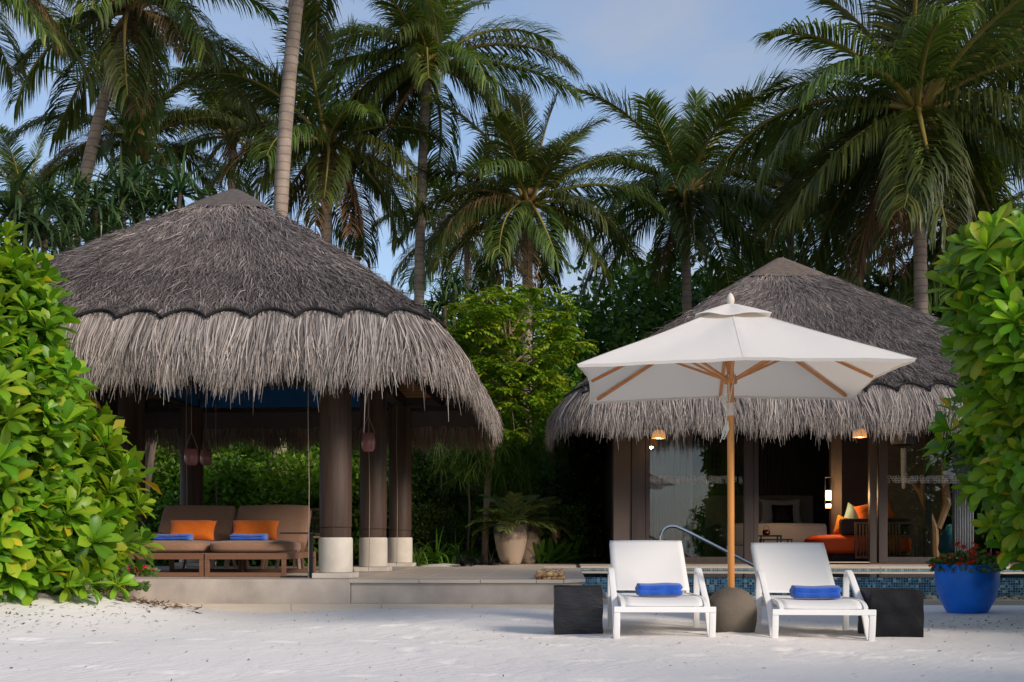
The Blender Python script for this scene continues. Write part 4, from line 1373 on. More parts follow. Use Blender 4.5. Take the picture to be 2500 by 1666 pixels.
def lounger(X, Y, rz, lab):
    z0 = sand_h(X, Y + .5) - .012
    t = thing("sun_lounger", lab, "sun lounger", (X, Y, z0), "white sun loungers on the sand", rz)
    def b(mb, nm, m_="white_paint", **k):
        return mb.build(nm, m_, t, world=False, **k)
    hw = .352
    for sx in (-1, 1):
        x = sx * hw
        b(bar_path(MB(), smooth_pts([(.012, .232), (.02, .14), (.045, .02), (.085, -.03), (.14, .02), (.27, .17), (.40, .262)]), x, .046, .03), "front_leg", smooth=True, bevel=.004)
        b(bar_path(MB(), smooth_pts([(.40, .262), (.55, .33), (.80, .468), (.93, .50), (.985, .40), (.995, .20), (1.0, -.03)]), x, .046, .032), "armrest", smooth=True, bevel=.004)
        xr = sx * (hw - .046)
        b(bar_path(MB(), smooth_pts([(.02, .235), (.08, .262), (.2, .280), (.6, .280), (1.22, .270)], 2), xr, .03, .035), "seat_rail", smooth=True)
        b(bar_path(MB(), [(1.20, .262), (1.80, .690)], xr, .028, .03), "back_rail")
        b(bar_path(MB(), [(1.42, .40), (1.55, .26)], xr, .02, .02), "prop")
        b(bar_path(MB(), [(1.0, .262), (1.62, .25)], sx * (hw - .005), .03, .03), "base_rail")
    b(MB().box(-hw - .023, hw + .023, -.006, .026, .196, .238), "front_bar", bevel=.004)
    b(MB().box(-hw + .03, hw - .03, .99, 1.02, .2, .235), "cross_bar", bevel=.003)
    b(MB().tube([(-hw + .04, 1.80, .692), (hw - .04, 1.80, .692)], .012, 8), "top_bar", smooth=True)
    sw = hw - .052
    seat = smooth_pts([(.030, .246), (.07, .272), (.2, .298), (.6, .292), (1.20, .284)], 2)
    def fs_(u, v):
        k = v * (len(seat) - 1); i = min(int(k), len(seat) - 2); f = k - i
        y, z = (seat[i][j] * (1 - f) + seat[i + 1][j] * f for j in (0, 1))
        return ((u - .5) * 2 * sw, y, z - .012 * (1 - (2 * u - 1) ** 2) * min(1, v * 6) * min(1, (1 - v) * 4))
    b(MB().grid(fs_, 10, 24), "seat_sling", "sling", smooth=True, sharp=0, solid=.006)
    def fb_(u, v):
        s = 1 - v
        y = 1.205 + .60 * v; z = .290 + .412 * v
        sag = .03 * (1 - (2 * u - 1) ** 2) * math.sin(math.pi * min(1, v)) + .014 * math.sin(v * 6.28) * 0
        curl = .02 * max(0, v - .85) / .15
        return ((u - .5) * 2 * (sw + .018), y - .018 + sag * .6 + curl, z + .014 - sag * .8 + .004 * math.cos((2 * u - 1) * 1.5) * v)
    b(MB().grid(fb_, 14, 20), "back_sling", "sling", smooth=True, sharp=0, solid=.006)
    return t, z0
for X, Y, rz, lab, px, py, w, s in ((.735, 8.80, 0.012, "white sling sun lounger between the black cube and the umbrella base", 1608, 1463, .345, 3), (1.905, 8.84, -0.035, "white sling sun lounger right of the umbrella base", 1990, 1460, .365, 8)):
    t, z0 = lounger(X, Y, rz, lab)
    yt = Y + .56
    towel("folded blue towel on the " + ("lounger left" if s == 3 else "lounger right") + " of the umbrella base", wx(px, yt), yt, z0 + .292, w, .25, .098, .02 if s == 3 else -.08, s)

# umbrella with its stone foot
ux, uy = wx(1785, 9.33), 9.33
uz = sand_h(ux, uy)
tag(MB().lathe([(0, -.04), (.165, -.04), (.183, .02), (.194, .08), (.196, .15), (.187, .21), (.165, .268), (.13, .31), (.085, .338), (.04, .347), (0, .349)], 48, (ux, uy, uz - .01),
    wob=lambda a, z: .018 * math.sin(2 * a + .6) + .012 * math.sin(3 * a + z * 9)).build("umbrella_base", "round_stone", smooth=True, sharp=0), "rounded brown boulder holding the umbrella pole between the loungers", "umbrella base")
um = thing("beach_umbrella", "square white canvas umbrella on a teak pole above the loungers", "umbrella", (ux, uy, uz + .33), None, math.radians(-3.2))
um.rotation_euler = (0, math.radians(-.15), math.radians(-3.2))
z_ = lambda z: z - (uz + .33)
def ub(mb, nm, m_, par=um, **k):
    return mb.build(nm, m_, par, world=False, **k)
ub(MB().tube([(0, 0, -.06), (0, 0, z_(2.55))], .0265, 16), "pole", "teak", smooth=True)
ub(MB().lathe([(.03, 0), (.034, .01), (.034, .05), (.028, .06)], 16, (0, 0, z_(1.36))), "pole_joint", "teak", smooth=True) if False else None
HW, ZP, ZE = 1.145, 2.555, 1.955
def canopy(u, v):     # u around (0..1 over four sides), v from peak to edge
    k = min(int(u * 4), 3); f = (u * 4 - k) * 2 - 1
    r = .02 + .98 * v
    bow = 1 - .035 * (1 - f * f) * v
    x, y = f * r * HW, -r * HW * bow
    c, s = [(1, 0), (0, 1), (-1, 0), (0, -1)][k]
    z = ZP - (ZP - ZE) * (v ** .96) + .035 * (1 - abs(f)) * v - .030 * math.sin(math.pi * v) * (abs(f) * (1 - abs(f)) * 4) * .6
    z += v * (.005 * math.sin(11 * f + 7 * v + k) + .004 * math.sin(23 * f - 9 * v + 2 * k)) * (1 - .6 * v)
    return (x * c - y * s, x * s + y * c, z_(z))
can = ub(MB().grid(canopy, 80, 18, closed=True), "canopy", "canvas", smooth=True, sharp=18, solid=.003)
def hem(u, v):
    x, y, z = canopy(u, 1.0)
    l = math.hypot(x, y)
    ripple = .006 * math.sin(u * 80 * math.pi)
    return (x * (1 - .010 * v), y * (1 - .010 * v), z - .02 * v + ripple * v * .4)
ub(MB().grid(hem, 80, 2, closed=True), "hem", "canvas", can, smooth=True, sharp=40, solid=.002)
for k in range(8):      # stitched seams along the ribs
    u0 = (k % 4) / 4 + (0.0 if k < 4 else .125)
    pts = []
    for j in range(2, 19):
        x, y, z = canopy(min(u0 + 1e-6, .9999), j / 18)
        pts.append((x, y, z + .002))
    P_ = np.array([pts]); d_ = P_[0, -1] - P_[0, 0]
    sd = np.array([[-d_[1], d_[0], 0]]) / np.hypot(d_[0], d_[1])
    V_, F_, t_ = strips(P_, sd, np.full((1, len(pts)), .009), np.array([.1]))
    sm = MB(); sm.add([tuple(q) for q in V_], [tuple(q) for q in F_], .1)
    ub(sm, "seam", "canvas_seam", can)
def vent(u, v):
    k = min(int(u * 4), 3); f = (u * 4 - k) * 2 - 1
    r = .06 + .94 * v
    x, y = f * r * .285, -r * .285
    c, s = [(1, 0), (0, 1), (-1, 0), (0, -1)][k]
    wave = .018 * math.sin(u * 4 * 9.4) * v + .012 * math.sin(u * 50) * v
    z = 2.572 - .125 * v ** 1.1 + wave * .45
    return (x * c - y * s, x * s + y * c, z_(z))
ub(MB().grid(vent, 96, 8, closed=True), "vent_cap", "canvas", smooth=True, sharp=60, solid=.003)
ub(MB().lathe([(0, 0), (.018, 0), (.026, .012), (.032, .035), (.030, .055), (.018, .082), (.006, .096), (0, .098)], 20, (0, 0, z_(2.562))), "finial", "column_base", smooth=True, sharp=0)
for k in range(8):
    a = math.pi / 4 * k + math.pi / 4
    L_ = HW * math.sqrt(2) * .93 if k % 2 == 0 else HW * .945
    ze = ZE + .045 if k % 2 == 0 else ZE + .065
    ca, sa = math.cos(a), math.sin(a)
    rib = ub(MB().bar((.05 * ca, .05 * sa, z_(2.485)), (L_ * ca, L_ * sa, z_(ze - .035)), .026, .022), "rib", "rib_wood", bevel=.004)
    m_ = .46
    ub(MB().bar((.05 * ca, .05 * sa, z_(1.985)), (L_ * m_ * ca, L_ * m_ * sa, z_(2.485 - (2.52 - ze) * m_ - .02)), .022, .018), "strut", "rib_wood", rib, bevel=.003)
ub(MB().lathe([(.03, 0), (.05, .005), (.052, .05), (.04, .075), (.03, .075)], 16, (0, 0, z_(1.945))), "runner", "rib_wood", smooth=True)
ub(MB().lathe([(.03, 0), (.05, .005), (.05, .04), (.03, .045)], 16, (0, 0, z_(2.44))), "crown_hub", "rib_wood", smooth=True)
ub(MB().lathe([(.032, 0), (.034, .005), (.035, .045), (.033, .055), (.035, .062), (.034, .095), (.032, .10)], 16, (-.004, 0, z_(1.70))), "tie_band", "canvas", smooth=True)
rp = MB()
q = rng(4)
for k in range(5):
    x0 = -.035 - .008 * k
    pts = [(-.02, -.03, z_(1.80 + .015 * k)), (x0 - .02, -.035, z_(1.86)), (x0, -.04, z_(1.78)), (-.03, -.035, z_(1.74)), (-.035, -.04, z_(1.68)), (x0 - .005, -.045, z_(1.60 - .02 * k)), (x0 + .02, -.045, z_(1.57 - .015 * k)), (-.025, -.042, z_(1.66))]
    rp.tube(smooth_pts([tuple(p) for p in pts], 2), .0035, 5)
rp.tube([(-.055, -.045, z_(1.62)), (-.075, -.05, z_(1.52)), (-.085, -.05, z_(1.49))], .003, 5)
rp.tube([(-.02, -.045, z_(2.02)), (-.012, -.04, z_(1.8))], .0035, 5).tube([(.03, -.045, z_(2.03)), (-.01, -.045, z_(1.82))], .0035, 5)
ub(rp, "cord", "white_cord", smooth=True)

def cube(X, Y, s, h, lab, m_, rz=0, rough=0):
    z = sand_h(X, Y) - .012
    mb = MB()
    n = 10
    for ax in range(3):
        for sg in (-1, 1):
            def f(u, v, ax=ax, sg=sg):
                c = [0, 0, 0]
                c[ax] = sg * .5; c[(ax + 1) % 3] = (u - .5) * sg; c[(ax + 2) % 3] = v - .5
                d = [max(0, abs(k) - .47) for k in c]
                L_ = math.sqrt(sum(k * k for k in d))
                if L_ > 1e-9:
                    c = [math.copysign(min(abs(k), .47) + .03 * e / L_, k) if e > 0 else k for k, e in zip(c, d)]
                x, y, zz = c
                w = .0025 * math.sin(x * 13 + zz * 9 + X) + .002 * math.sin(y * 11 - zz * 15)
                return (x * s + w, y * s + w, (zz + .5) * h + (.004 * math.sin(x * 6 + 1) * math.cos(y * 5) if zz > .4 else 0))
            mb.grid(f, n, n)
    put(mb, (X, Y, z), rz=rz)
    return tag(mb.build("cube_table", m_, smooth=True, sharp=40), lab, "side table", "black cube tables")
cube(wx(1411, 9.4), 9.41, .383, .375, "glossy black rippled cube table at the left end of the loungers", "black_glaze", .01)
cube(wx(2174, 9.28), 9.29, .398, .36, "matte black cube table beside the right lounger", "black_matte", .02)

# pool handrail
Yh = 14.75
hp = [at(1613, 1392, Yh), at(1613, 1325, Yh), at(1614, 1303, Yh), at(1624, 1289, Yh), at(1640, 1284, Yh), at(1660, 1288, Yh), at(1858, 1391, Yh), at(1910, 1418, Yh)]
pts = smooth_pts([tuple(p) for p in hp], 2)
hr = thing("pool_handrail", "curved stainless steel handrail slanting down into the pool", "handrail", (hp[0].x, Yh, .28))
MB().tube(pts, .021, 14).build("rail", "steel", hr, smooth=True, sharp=60)
MB().lathe([(.05, 0), (.05, .008), (.024, .014)], 16, (hp[0].x, Yh, hp[0].z - .01)).build("floor_flange", "steel", hr, smooth=True)

# brown bowl behind the left lounger
c = at(1716, 1470, 12.6)
tag(MB().lathe([(0, 0), (.10, 0), (.14, .08), (.15, .16), (.14, .165), (.13, .09), (0, .03)], 24, (c.x, 12.6, sand_h(c.x, 12.6))).build("clay_bowl", "brown_pot", smooth=True, sharp=50), "dark brown clay bowl behind the left lounger's arm", "bowl")
SHADE = []

# ================================================================== plants: leaf kits
class Kit:
    """leaf pieces as numpy arrays (quads) that can be built once as a shared mesh or scattered into one mass"""
    def __init__(s, V, Fq, t, mi=None):
        s.V, s.F, s.t, s.mi = np.asarray(V, float), np.asarray(Fq, int), np.asarray(t, float), mi
    def mesh(s, name, mats):
        me = bpy.data.meshes.new(name)
        n, m = len(s.V), len(s.F)
        me.vertices.add(n); me.vertices.foreach_set("co", s.V.astype(np.float32).ravel())
        me.loops.add(m * 4); me.loops.foreach_set("vertex_index", s.F.astype(np.int32).ravel())
        me.polygons.add(m); me.polygons.foreach_set("loop_start", np.arange(0, m * 4, 4, dtype=np.int32))
        if s.mi is not None:
            me.polygons.foreach_set("material_index", s.mi.astype(np.int32))
        a = me.attributes.new("tint", 'FLOAT', 'POINT'); a.data.foreach_set("value", np.clip(s.t, 0, 1).astype(np.float32))
        me.polygons.foreach_set("use_smooth", np.ones(m, dtype=bool))
        me.update(calc_edges=True)
        for q in (mats if isinstance(mats, (list, tuple)) else [mats]):
            me.materials.append(M[q])
        return me
def join(kits):
    V, Fq, t, mi, n = [], [], [], [], 0
    for k in kits:
        V.append(k.V); Fq.append(k.F + n); t.append(k.t); n += len(k.V)
        mi.append(k.mi if k.mi is not None else np.zeros(len(k.F), int))
    return Kit(np.concatenate(V), np.concatenate(Fq), np.concatenate(t), np.concatenate(mi))
def xform(k, R, loc, s=1.0, dt=0.0):
    return Kit((k.V * s) @ np.asarray(R).T + np.asarray(loc), k.F, k.t + dt, k.mi)
def rot_to(axis, spin):
    z = Vector(axis).normalized()
    return (z.to_track_quat('Z', 'Y').to_matrix() @ Matrix.Rotation(spin, 3, 'Z'))

def leaf_kit(L, wmax, peak, fold, arch, nseg, t0, twist=0.0, tipw=0.0):
    """one leaf along +X, face up, arching down; three points across so that it has a midrib"""
    V, Fq, t = [], [], []
    ang = 0.0; x = z = 0.0
    for i in range(nseg + 1):
        s = i / nseg
        w = wmax * (math.sin(math.pi * min(1, s / peak) / 2) ** 1.25 if s < peak else math.sqrt(max(tipw, 1 - ((s - peak) / (1 - peak)) ** 2.4)))
        w = max(w, .0012)
        a = twist * s
        for sy in (-1, 0, 1):
            V.append((x - abs(sy) * 0, sy * w * math.cos(a), z + abs(sy) * w * fold + sy * w * math.sin(a)))
            t.append(t0 + (.10 if sy == 0 else 0.0))
        d = L / nseg
        ang2 = -arch * (s + .5 / nseg)
        x += d * math.cos(ang2); z += d * math.sin(ang2)
    for i in range(nseg):
        for k in (0, 1):
            b = i * 3 + k
            Fq.append((b, b + 1, b + 4, b + 3))
    return Kit(V, Fq, t)

def rosette_kit(seed, n=15, L=.17, wmax=.034, peak=.72, hi=82, lo=-8, arch=.7, fold=.28, nseg=6, yellow=.07, tmin=.05, tmax=.84):
    q = rng(seed)
    ks = []
    for i in range(n):
        f = i / (n - 1)
        az = i * 2.39996 + q.uniform(-.2, .2)
        pit = math.radians(hi + (lo - hi) * f ** .85 + q.uniform(-10, 10))
        l = L * (.55 + .5 * math.sin(math.pi * min(1, .25 + .6 * f))) * q.uniform(.85, 1.12)
        t0 = q.uniform(tmin, tmax) - .10 * f + .05
        if q.random() < yellow * (1.8 * f):
            t0 = q.uniform(.86, .97)
        k = leaf_kit(l, wmax * l / L * q.uniform(.88, 1.1), peak, fold * q.uniform(.4, 1.3), arch * q.uniform(.2, 1.4), nseg, t0, q.uniform(-.4, .4))
        R = Matrix.Rotation(az, 3, 'Z') @ Matrix.Rotation(-pit, 3, 'Y')
        ks.append(xform(k, R, (0.006 * math.cos(az), 0.006 * math.sin(az), -.02 * f)))
    return join(ks)

def strand_kit(paths, widths, tints, sides=None):
    """paths (N,K,3)"""
    paths = np.asarray(paths)
    if sides is None:
        d = nrm(paths[:, -1] - paths[:, 0])
        sides = nrm(np.cross(d, np.array([0.1, .2, 1.0])[None] + np.zeros_like(d)))
    V, Fq, t = strips(paths, sides, np.asarray(widths), np.asarray(tints))
    return Kit(V, Fq, t)

def tube_kit(path, radii, n=5, t=.5):
    mb = MB().tube(path, list(radii), n, t, caps=False)
    return Kit(mb.v, mb.f, mb.t)

def frond_kit(seed, pitch, bend, L=1.0, nl=62, leafL=.25, droop=1.0, wid=.0105, ragged=0.0, dry=False, gap=.13):
    """palm leaf of length 1 leaving the origin towards +X at the given pitch (degrees)"""
    q = np.random.default_rng(seed)
    ns = 14
    pts = []
    x = z = y = 0.0
    side = q.uniform(-.25, .25)
    for i in range(ns + 1):
        s = i / ns
        pts.append((x, y, z))
        a = math.radians(pitch - bend * s ** 1.25)
        x += L / ns * math.cos(a); z += L / ns * math.sin(a); y += side * L / ns * s
    pts = np.array(pts)
    rk = tube_kit([tuple(p) for p in pts], [.017 * (1 - .86 * (i / ns)) + .0012 for i in range(ns + 1)], 5, .5)
    rk.t = np.clip(.75 - .6 * np.repeat(np.arange(ns + 1) / ns, 5), 0, 1)
    P, Wd, Tt, Sd = [], [], [], []
    for sg in (-1, 1):
        for i in range(nl):
            s = gap + (1 - gap) * (i + q.uniform(0, .8)) / nl
            if s > 1: s = 1
            if ragged and q.random() < ragged: continue
            k = s * ns; i0 = min(int(k), ns - 1); f = k - i0
            p = pts[i0] * (1 - f) + pts[i0 + 1] * f
            tg = pts[i0 + 1] - pts[i0]; tg = tg / np.linalg.norm(tg)
            lat = np.cross(tg, [0, 0, 1.0]); ln = np.linalg.norm(lat)
            lat = lat / ln if ln > .05 else np.array([0, 1.0, 0])
            up = np.cross(lat, tg)
            fwd = .95 - .35 * (1 - s) + q.normal(0, .07)
            l = leafL * (.42 + .72 * math.sin(math.pi * (.12 + .72 * s)) ) * q.uniform(.85, 1.1) * (1 if s < .93 else .8)
            d0 = lat * sg * (1.15 - .45 * s) + tg * fwd + up * (.28 + q.normal(0, .1)); d0 /= np.linalg.norm(d0)
            g = np.array([0, 0, -1.0]) * droop * q.uniform(.6, 1.25)
            d1 = d0 + g * .55; d1 /= np.linalg.norm(d1)
            d2 = d1 + g * .9; d2 /= np.linalg.norm(d2)
            a = p + d0 * l * .36; b = a + d1 * l * .34; c = b + d2 * l * .30
            P.append([p, a, b, c]); w = wid * q.uniform(.8, 1.15)
            Wd.append([w * .6, w, w * .8, w * .08])
            Tt.append(np.clip(q.beta(2.2, 2.6) * .85 + (.15 if s > .9 else 0) + (.12 if q.random() < .08 else 0), 0, 1))
            sd = np.cross(d1, up + lat * sg * .3 + q.normal(0, .15, 3)); sd /= np.linalg.norm(sd)
            Sd.append(sd)
    lk = strand_kit(P, Wd, Tt, np.array(Sd))
    lk.mi = np.zeros(len(lk.F), int); rk.mi = np.ones(len(rk.F), int)
    return join([lk, rk])

def crown_kit(seed, n_clump, per, leaf, asp=1.9, flat=.8, spread=.21, shell=.55, drop=.3):
    """leafy crown of unit radius: uneven clumps of folded leaves, gaps between them"""
    q = np.random.default_rng(seed)
    d = nrm(q.normal(0, 1, (n_clump, 3)))
    r = shell + (1 - shell) * q.random(n_clump) ** .6
    lump = 1 + .22 * np.sin(d[:, 0] * 3.1 + seed) * np.cos(d[:, 2] * 2.7 + 2 * seed) + q.normal(0, .06, n_clump)
    C = d * (r * lump)[:, None] * np.array([1, 1, flat])
    cs = spread * q.uniform(.6, 1.3, n_clump)
    ctint = q.normal(0, .13, n_clump)
    n = n_clump * per
    ci = np.repeat(np.arange(n_clump), per)
    off = q.normal(0, 1, (n, 3)); off = off / np.maximum(1, np.linalg.norm(off, axis=1, keepdims=True) / 1.7)
    P = C[ci] + off * cs[ci][:, None] * np.array([1, 1, .62])
    out = nrm(P)
    ax = nrm(out * .7 + q.normal(0, .55, (n, 3)) + np.array([0, 0, -drop]))
    nor = nrm(np.cross(ax, q.normal(0, 1, (n, 3)))); nor = nrm(nor + np.array([0, 0, 1.0]) * np.sign(nor[:, 2:3]) * .8)
    sd = nrm(np.cross(ax, nor))
    l = leaf * q.uniform(.65, 1.25, n)
    w = l / asp
    v0 = P; v2 = P + ax * l[:, None]
    mid = P + ax * (l * .48)[:, None] - np.array([0, 0, 1.0]) * (l * .05)[:, None]
    v1 = mid - sd * (w / 2)[:, None] + nor * (l * .07)[:, None]; v3 = mid + sd * (w / 2)[:, None] + nor * (l * .07)[:, None]
    V = np.stack([v0, v1, v2, v3], 1).reshape(-1, 3)
    Fq = np.arange(n * 4).reshape(n, 4)
    t = np.clip(q.beta(2, 2.2, n) * .8 + .1 + ctint[ci], 0, 1)
    return Kit(V, Fq, np.repeat(t, 4)), C

def tuft_kit(seed, n, L, w, droop, spread, K=5, up=1.0):
    """tuft of strap leaves or grass from the origin"""
    q = np.random.default_rng(seed)
    az = q.uniform(0, 6.283, n); el = np.arccos(np.clip(1 - q.random(n) * spread, -1, 1))
    l = L * q.uniform(.55, 1.15, n)
    d = np.stack([np.sin(el) * np.cos(az), np.sin(el) * np.sin(az), np.cos(el) * up], 1)
    d = nrm(d)
    pts = [d * 0.0 + q.normal(0, .02 * L, (n, 3))]
    dr = droop * q.uniform(.4, 1.6, n)
    cur = d.copy()
    for k in range(1, K):
        pts.append(pts[-1] + cur * (l / (K - 1))[:, None])
        cur = nrm(cur + np.array([0, 0, -1.0]) * (dr / (K - 1) * (1 + .7 * k))[:, None])
    P = np.stack(pts, 1)
    prof = np.array([.7, 1.0, .9, .6, .05]) if K == 5 else np.interp(np.linspace(0, 1, K), [0, .3, .8, 1], [.7, 1, .6, .05])
    W_ = w * q.uniform(.75, 1.2, n)[:, None] * prof[None]
    sd = np.stack([-np.sin(az), np.cos(az), q.normal(0, .2, n)], 1)
    return strand_kit(P, W_, np.clip(q.beta(2, 2, n), 0, 1) * .9, nrm(sd))

# ================================================================== palms
DRY_ = dict(dry=True)
FR = {}
def frond_set():
    sid = 100
    for cls, pitch, bend, droop, nl, lf in (("spear", 80, 16, .15, 80, .20), ("up", 64, 46, .45, 100, .24), ("high", 44, 62, .85, 108, .26), ("mid", 24, 68, 1.3, 110, .27), ("low", 2, 62, 1.7, 110, .28), ("hang", -24, 50, 1.9, 100, .27)):
        FR[cls] = []
        for k in range(3):
            sid += 1
            FR[cls].append(frond_kit(sid, pitch, bend * (1 + .18 * (k - 1)), droop=droop, nl=nl, leafL=lf, ragged=.04 * k).mesh("frond", ["palm_leaf", "rachis"]))
    FR["dry"] = [frond_kit(150 + k, -52, 28, droop=1.1, nl=44, leafL=.22, ragged=.2, wid=.009).mesh("dry_frond", ["palm_leaf_dry", "palm_leaf_dry"]) for k in range(3)]
    FR["tan"] = [frond_kit(160 + k, 5, 75, droop=1.5, nl=58, leafL=.28, ragged=.1, wid=.008).mesh("frond", ["palm_leaf_dry", "rachis"]) for k in range(2)]
frond_set()
def coco_mesh():
    bm = bmesh.new(); bmesh.ops.create_icosphere(bm, subdivisions=2, radius=.5)
    for v in bm.verts: v.co.z *= 1.25
    me = bpy.data.meshes.new("coconut"); bm.to_mesh(me); bm.free()
    me.polygons.foreach_set("use_smooth", [True] * len(me.polygons)); me.materials.append(M["coconut"])
    return me
mat("coconut", (.30, .13, .03), (.20, .10, .03), 8, .5)
mat("fibre", (.16, .08, .04), (.08, .04, .02), 12, .9, bump=.5)
COCO = coco_mesh()
GZ = .24
def palm(lab, cpx, cpy, Y, L, base, n=26, seed=0, r=.14, mid=None, dry=2, tan=1, coco=0, top=80, low=-30, spear=True, az0=None):
    """crown at pixel (cpx, cpy) and depth Y; base: trunk foot pixel x; mid: optional (pixel x, pixel y) the trunk passes"""
    q = rng(seed)
    c = at(cpx, cpy, Y)
    bx = wx(base, Y)
    t = thing("coconut_palm", lab, "palm tree", (bx, Y, GZ), "coconut palms behind the buildings")
    m_ = at(mid[0], mid[1], Y) if mid else Vector((bx * .45 + c.x * .55, Y, c.z * .5))
    P = []
    b0 = Vector((bx, Y, GZ))
    for k in range(25):
        s = k / 24
        if mid:
            s1 = (m_.z - GZ) / (c.z - GZ)
            cc = (m_ - b0 * (1 - s1) ** 2 - c * s1 ** 2) / (2 * s1 * (1 - s1))
        else:
            cc = m_
        p = b0 * (1 - s) ** 2 + cc * 2 * s * (1 - s) + c * s ** 2
        P.append(tuple(p - Vector((0, 0, .1 * s))))
    MB().tube(P, [r * (1.35 - .35 * min(1, k / 5)) * (1 - .22 * k / 24) * (1 + .03 * math.sin(k * 2.7)) for k in range(25)], 16).build("trunk", "palm_bark", t, smooth=True, sharp=0)
    top_ = Vector(P[-1])
    hub = MB().lathe([(r * .7, -.35), (r * 1.2, -.15), (r * 1.45, .08), (r * 1.0, .3), (r * .4, .55), (0, .6)], 10, tuple(top_)).build("crown_shaft", "fibre", t, smooth=True)
    order = []
    for i in range(n):
        f = (i + .5) / n
        pit = top + (low - top) * f
        cl = "spear" if pit > 72 and spear else "up" if pit > 54 else "high" if pit > 34 else "mid" if pit > 13 else "low" if pit > -11 else "hang"
        order.append((cl, i))
    for cl, i in order:
        az = (az0 or 0) + i * 2.39996 + q.uniform(-.3, .3)
        s = L * q.uniform(.85, 1.12) * (.82 if cl == "spear" else 1.0)
        inst(FR[cl][q.randrange(3)], "frond", t, (top_.x - bx + .08 * math.cos(az), .08 * math.sin(az), top_.z - GZ + .05), (q.uniform(-.16, .16), q.uniform(-.10, .10), az), s)
    for k in range(tan):
        az = q.uniform(0, 6.28)
        inst(FR["tan"][k % 2], "frond", t, (top_.x - bx, 0, top_.z - GZ), (q.uniform(-.2, .2), q.uniform(-.2, .2), az), L * .9)
    for k in range(dry):
        az = q.uniform(-2.6, -.5) if k % 2 == 0 else q.uniform(0, 6.28)
        inst(FR["dry"][k % 3], "dry_frond", t, (top_.x - bx, 0, top_.z - GZ - .1), (0, q.uniform(-.1, .2), az), L * q.uniform(.65, .85))
    for k in range(coco):
        az = q.uniform(0, 6.28)
        inst(COCO, "coconut", t, (top_.x - bx + .24 * math.cos(az), .24 * math.sin(az), top_.z - GZ - q.uniform(.15, .5)), (q.uniform(-.4, .4), q.uniform(-.4, .4), 0), q.uniform(.2, .27))
    return t
palm("tall coconut palm leaning right at the upper left with a pale trunk", 322, 20, 24, 3.3, 190, 24, 1, .145, mid=(205, 440), dry=2, coco=3)
palm("coconut palm whose crown hangs in from the top left corner", -150, -90, 20, 2.9, -200, 24, 2, .14, dry=2)
palm("coconut palm with orange fruit behind the screw pines at the left", 330, 345, 29, 2.8, 352, 24, 3, .13, dry=2, coco=9)
palm("small coconut palm crown left of the thick pale trunk", 566, 330, 31, 2.5, 560, 20, 4, .12, low=-10, dry=1)
palm("coconut palm with the thick pale trunk that rises out of the picture", 752, -230, 21.5, 2.8, 692, 22, 5, .155, mid=(697, 300), dry=1)
palm("coconut palm with hanging brown fronds right of the thick pale trunk", 800, 345, 25, 2.8, 790, 28, 6, .14, dry=5, coco=4, low=-45)
palm("tallest coconut palm with a straight slender trunk in the middle", 1044, 150, 25.5, 2.95, 1037, 32, 7, .125, mid=(1030, 430), low=-40, dry=1)
palm("young coconut palm with upright fronds in the centre of the palm row", 1290, 490, 25, 2.6, 1280, 30, 8, .13, top=86, dry=3, low=-48)
palm("young coconut palm behind the umbrella's left half", 1672, 462, 28, 3.0, 1690, 32, 9, .13, top=86, dry=3, low=-50)
palm("large coconut palm with wide drooping crown at the right", 2240, 262, 23.5, 3.7, 2262, 42, 10, .15, dry=6, low=-55, tan=0)
palm("coconut palm whose crown hangs in from the top right corner", 2560, 90, 27, 4.0, 2600, 28, 11, .14, dry=2)
palm("dark coconut palm behind the villa roof at the right hedge", 2370, 560, 30, 3.4, 2390, 26, 12, .13, dry=3, low=-40)
palm("distant low coconut palm at the left edge above the screw pines", 60, 480, 36, 2.2, 70, 20, 13, .12, dry=0, tan=0)
palm("distant coconut palm between the slender trunk and the young palm", 1140, 560, 36, 3.0, 1150, 22, 14, .12, dry=1)
palm("distant coconut palm behind the villa ridge", 1930, 470, 33, 3.3, 1930, 26, 15, .12, dry=1)

# ================================================================== broadleaf trees behind
CR = []
for k in range(3):
    kit, C = crown_kit(40 + k, 120, 150, .075, 1.8, .95)
    CR.append((kit.mesh("crown", "broad_leaf"), C))
kitb, Cb = crown_kit(50, 90, 110, .085, 1.7, .9, .2)
VINE = [crown_kit(60 + k, 80, 90, .105, 1.6, .9, .2)[0].mesh("crown", "vine_leaf") for k in range(2)]
def tree(name, lab, px, cz, Y, r, crown, cat, group, seed, trunk_r=.12, m_="bark", flat=1.0, gz=GZ, X=None):
    q = rng(seed)
    X = wx(px, Y) if X is None else X
    t = thing(name, lab, cat, (X, Y, gz), group)
    me, C = crown if isinstance(crown, tuple) else (crown, None)
    mb = MB()
    top = Vector((X + q.uniform(-.1, .1) * r, Y, cz))
    mb.tube([(X, Y, gz), (X + q.uniform(-.08, .08) * r, Y, gz + (cz - gz) * .5), tuple(top)], [trunk_r * 1.3, trunk_r, trunk_r * .55], 9)
    for k in range(6):
        a = k * 1.05 + q.uniform(-.3, .3)
        s0 = Vector((X, Y, gz)) * (1 - .55) + top * .55
        s0 = top + (Vector((X, Y, gz)) - top) * q.uniform(.15, .4)
        e = Vector((X + r * .75 * math.cos(a), Y + r * .75 * math.sin(a), cz + r * flat * q.uniform(-.1, .5)))
        mb.tube([tuple(s0), tuple((s0 + e) / 2 + Vector((0, 0, .08 * r))), tuple(e)], [trunk_r * .5, trunk_r * .3, trunk_r * .08], 6)
    mb.build("trunk", m_, t, smooth=True, sharp=0)
    inst(me, "crown", t, (0, 0, cz - gz), (0, 0, q.uniform(0, 6.28)), (r, r, r * flat))
    return t
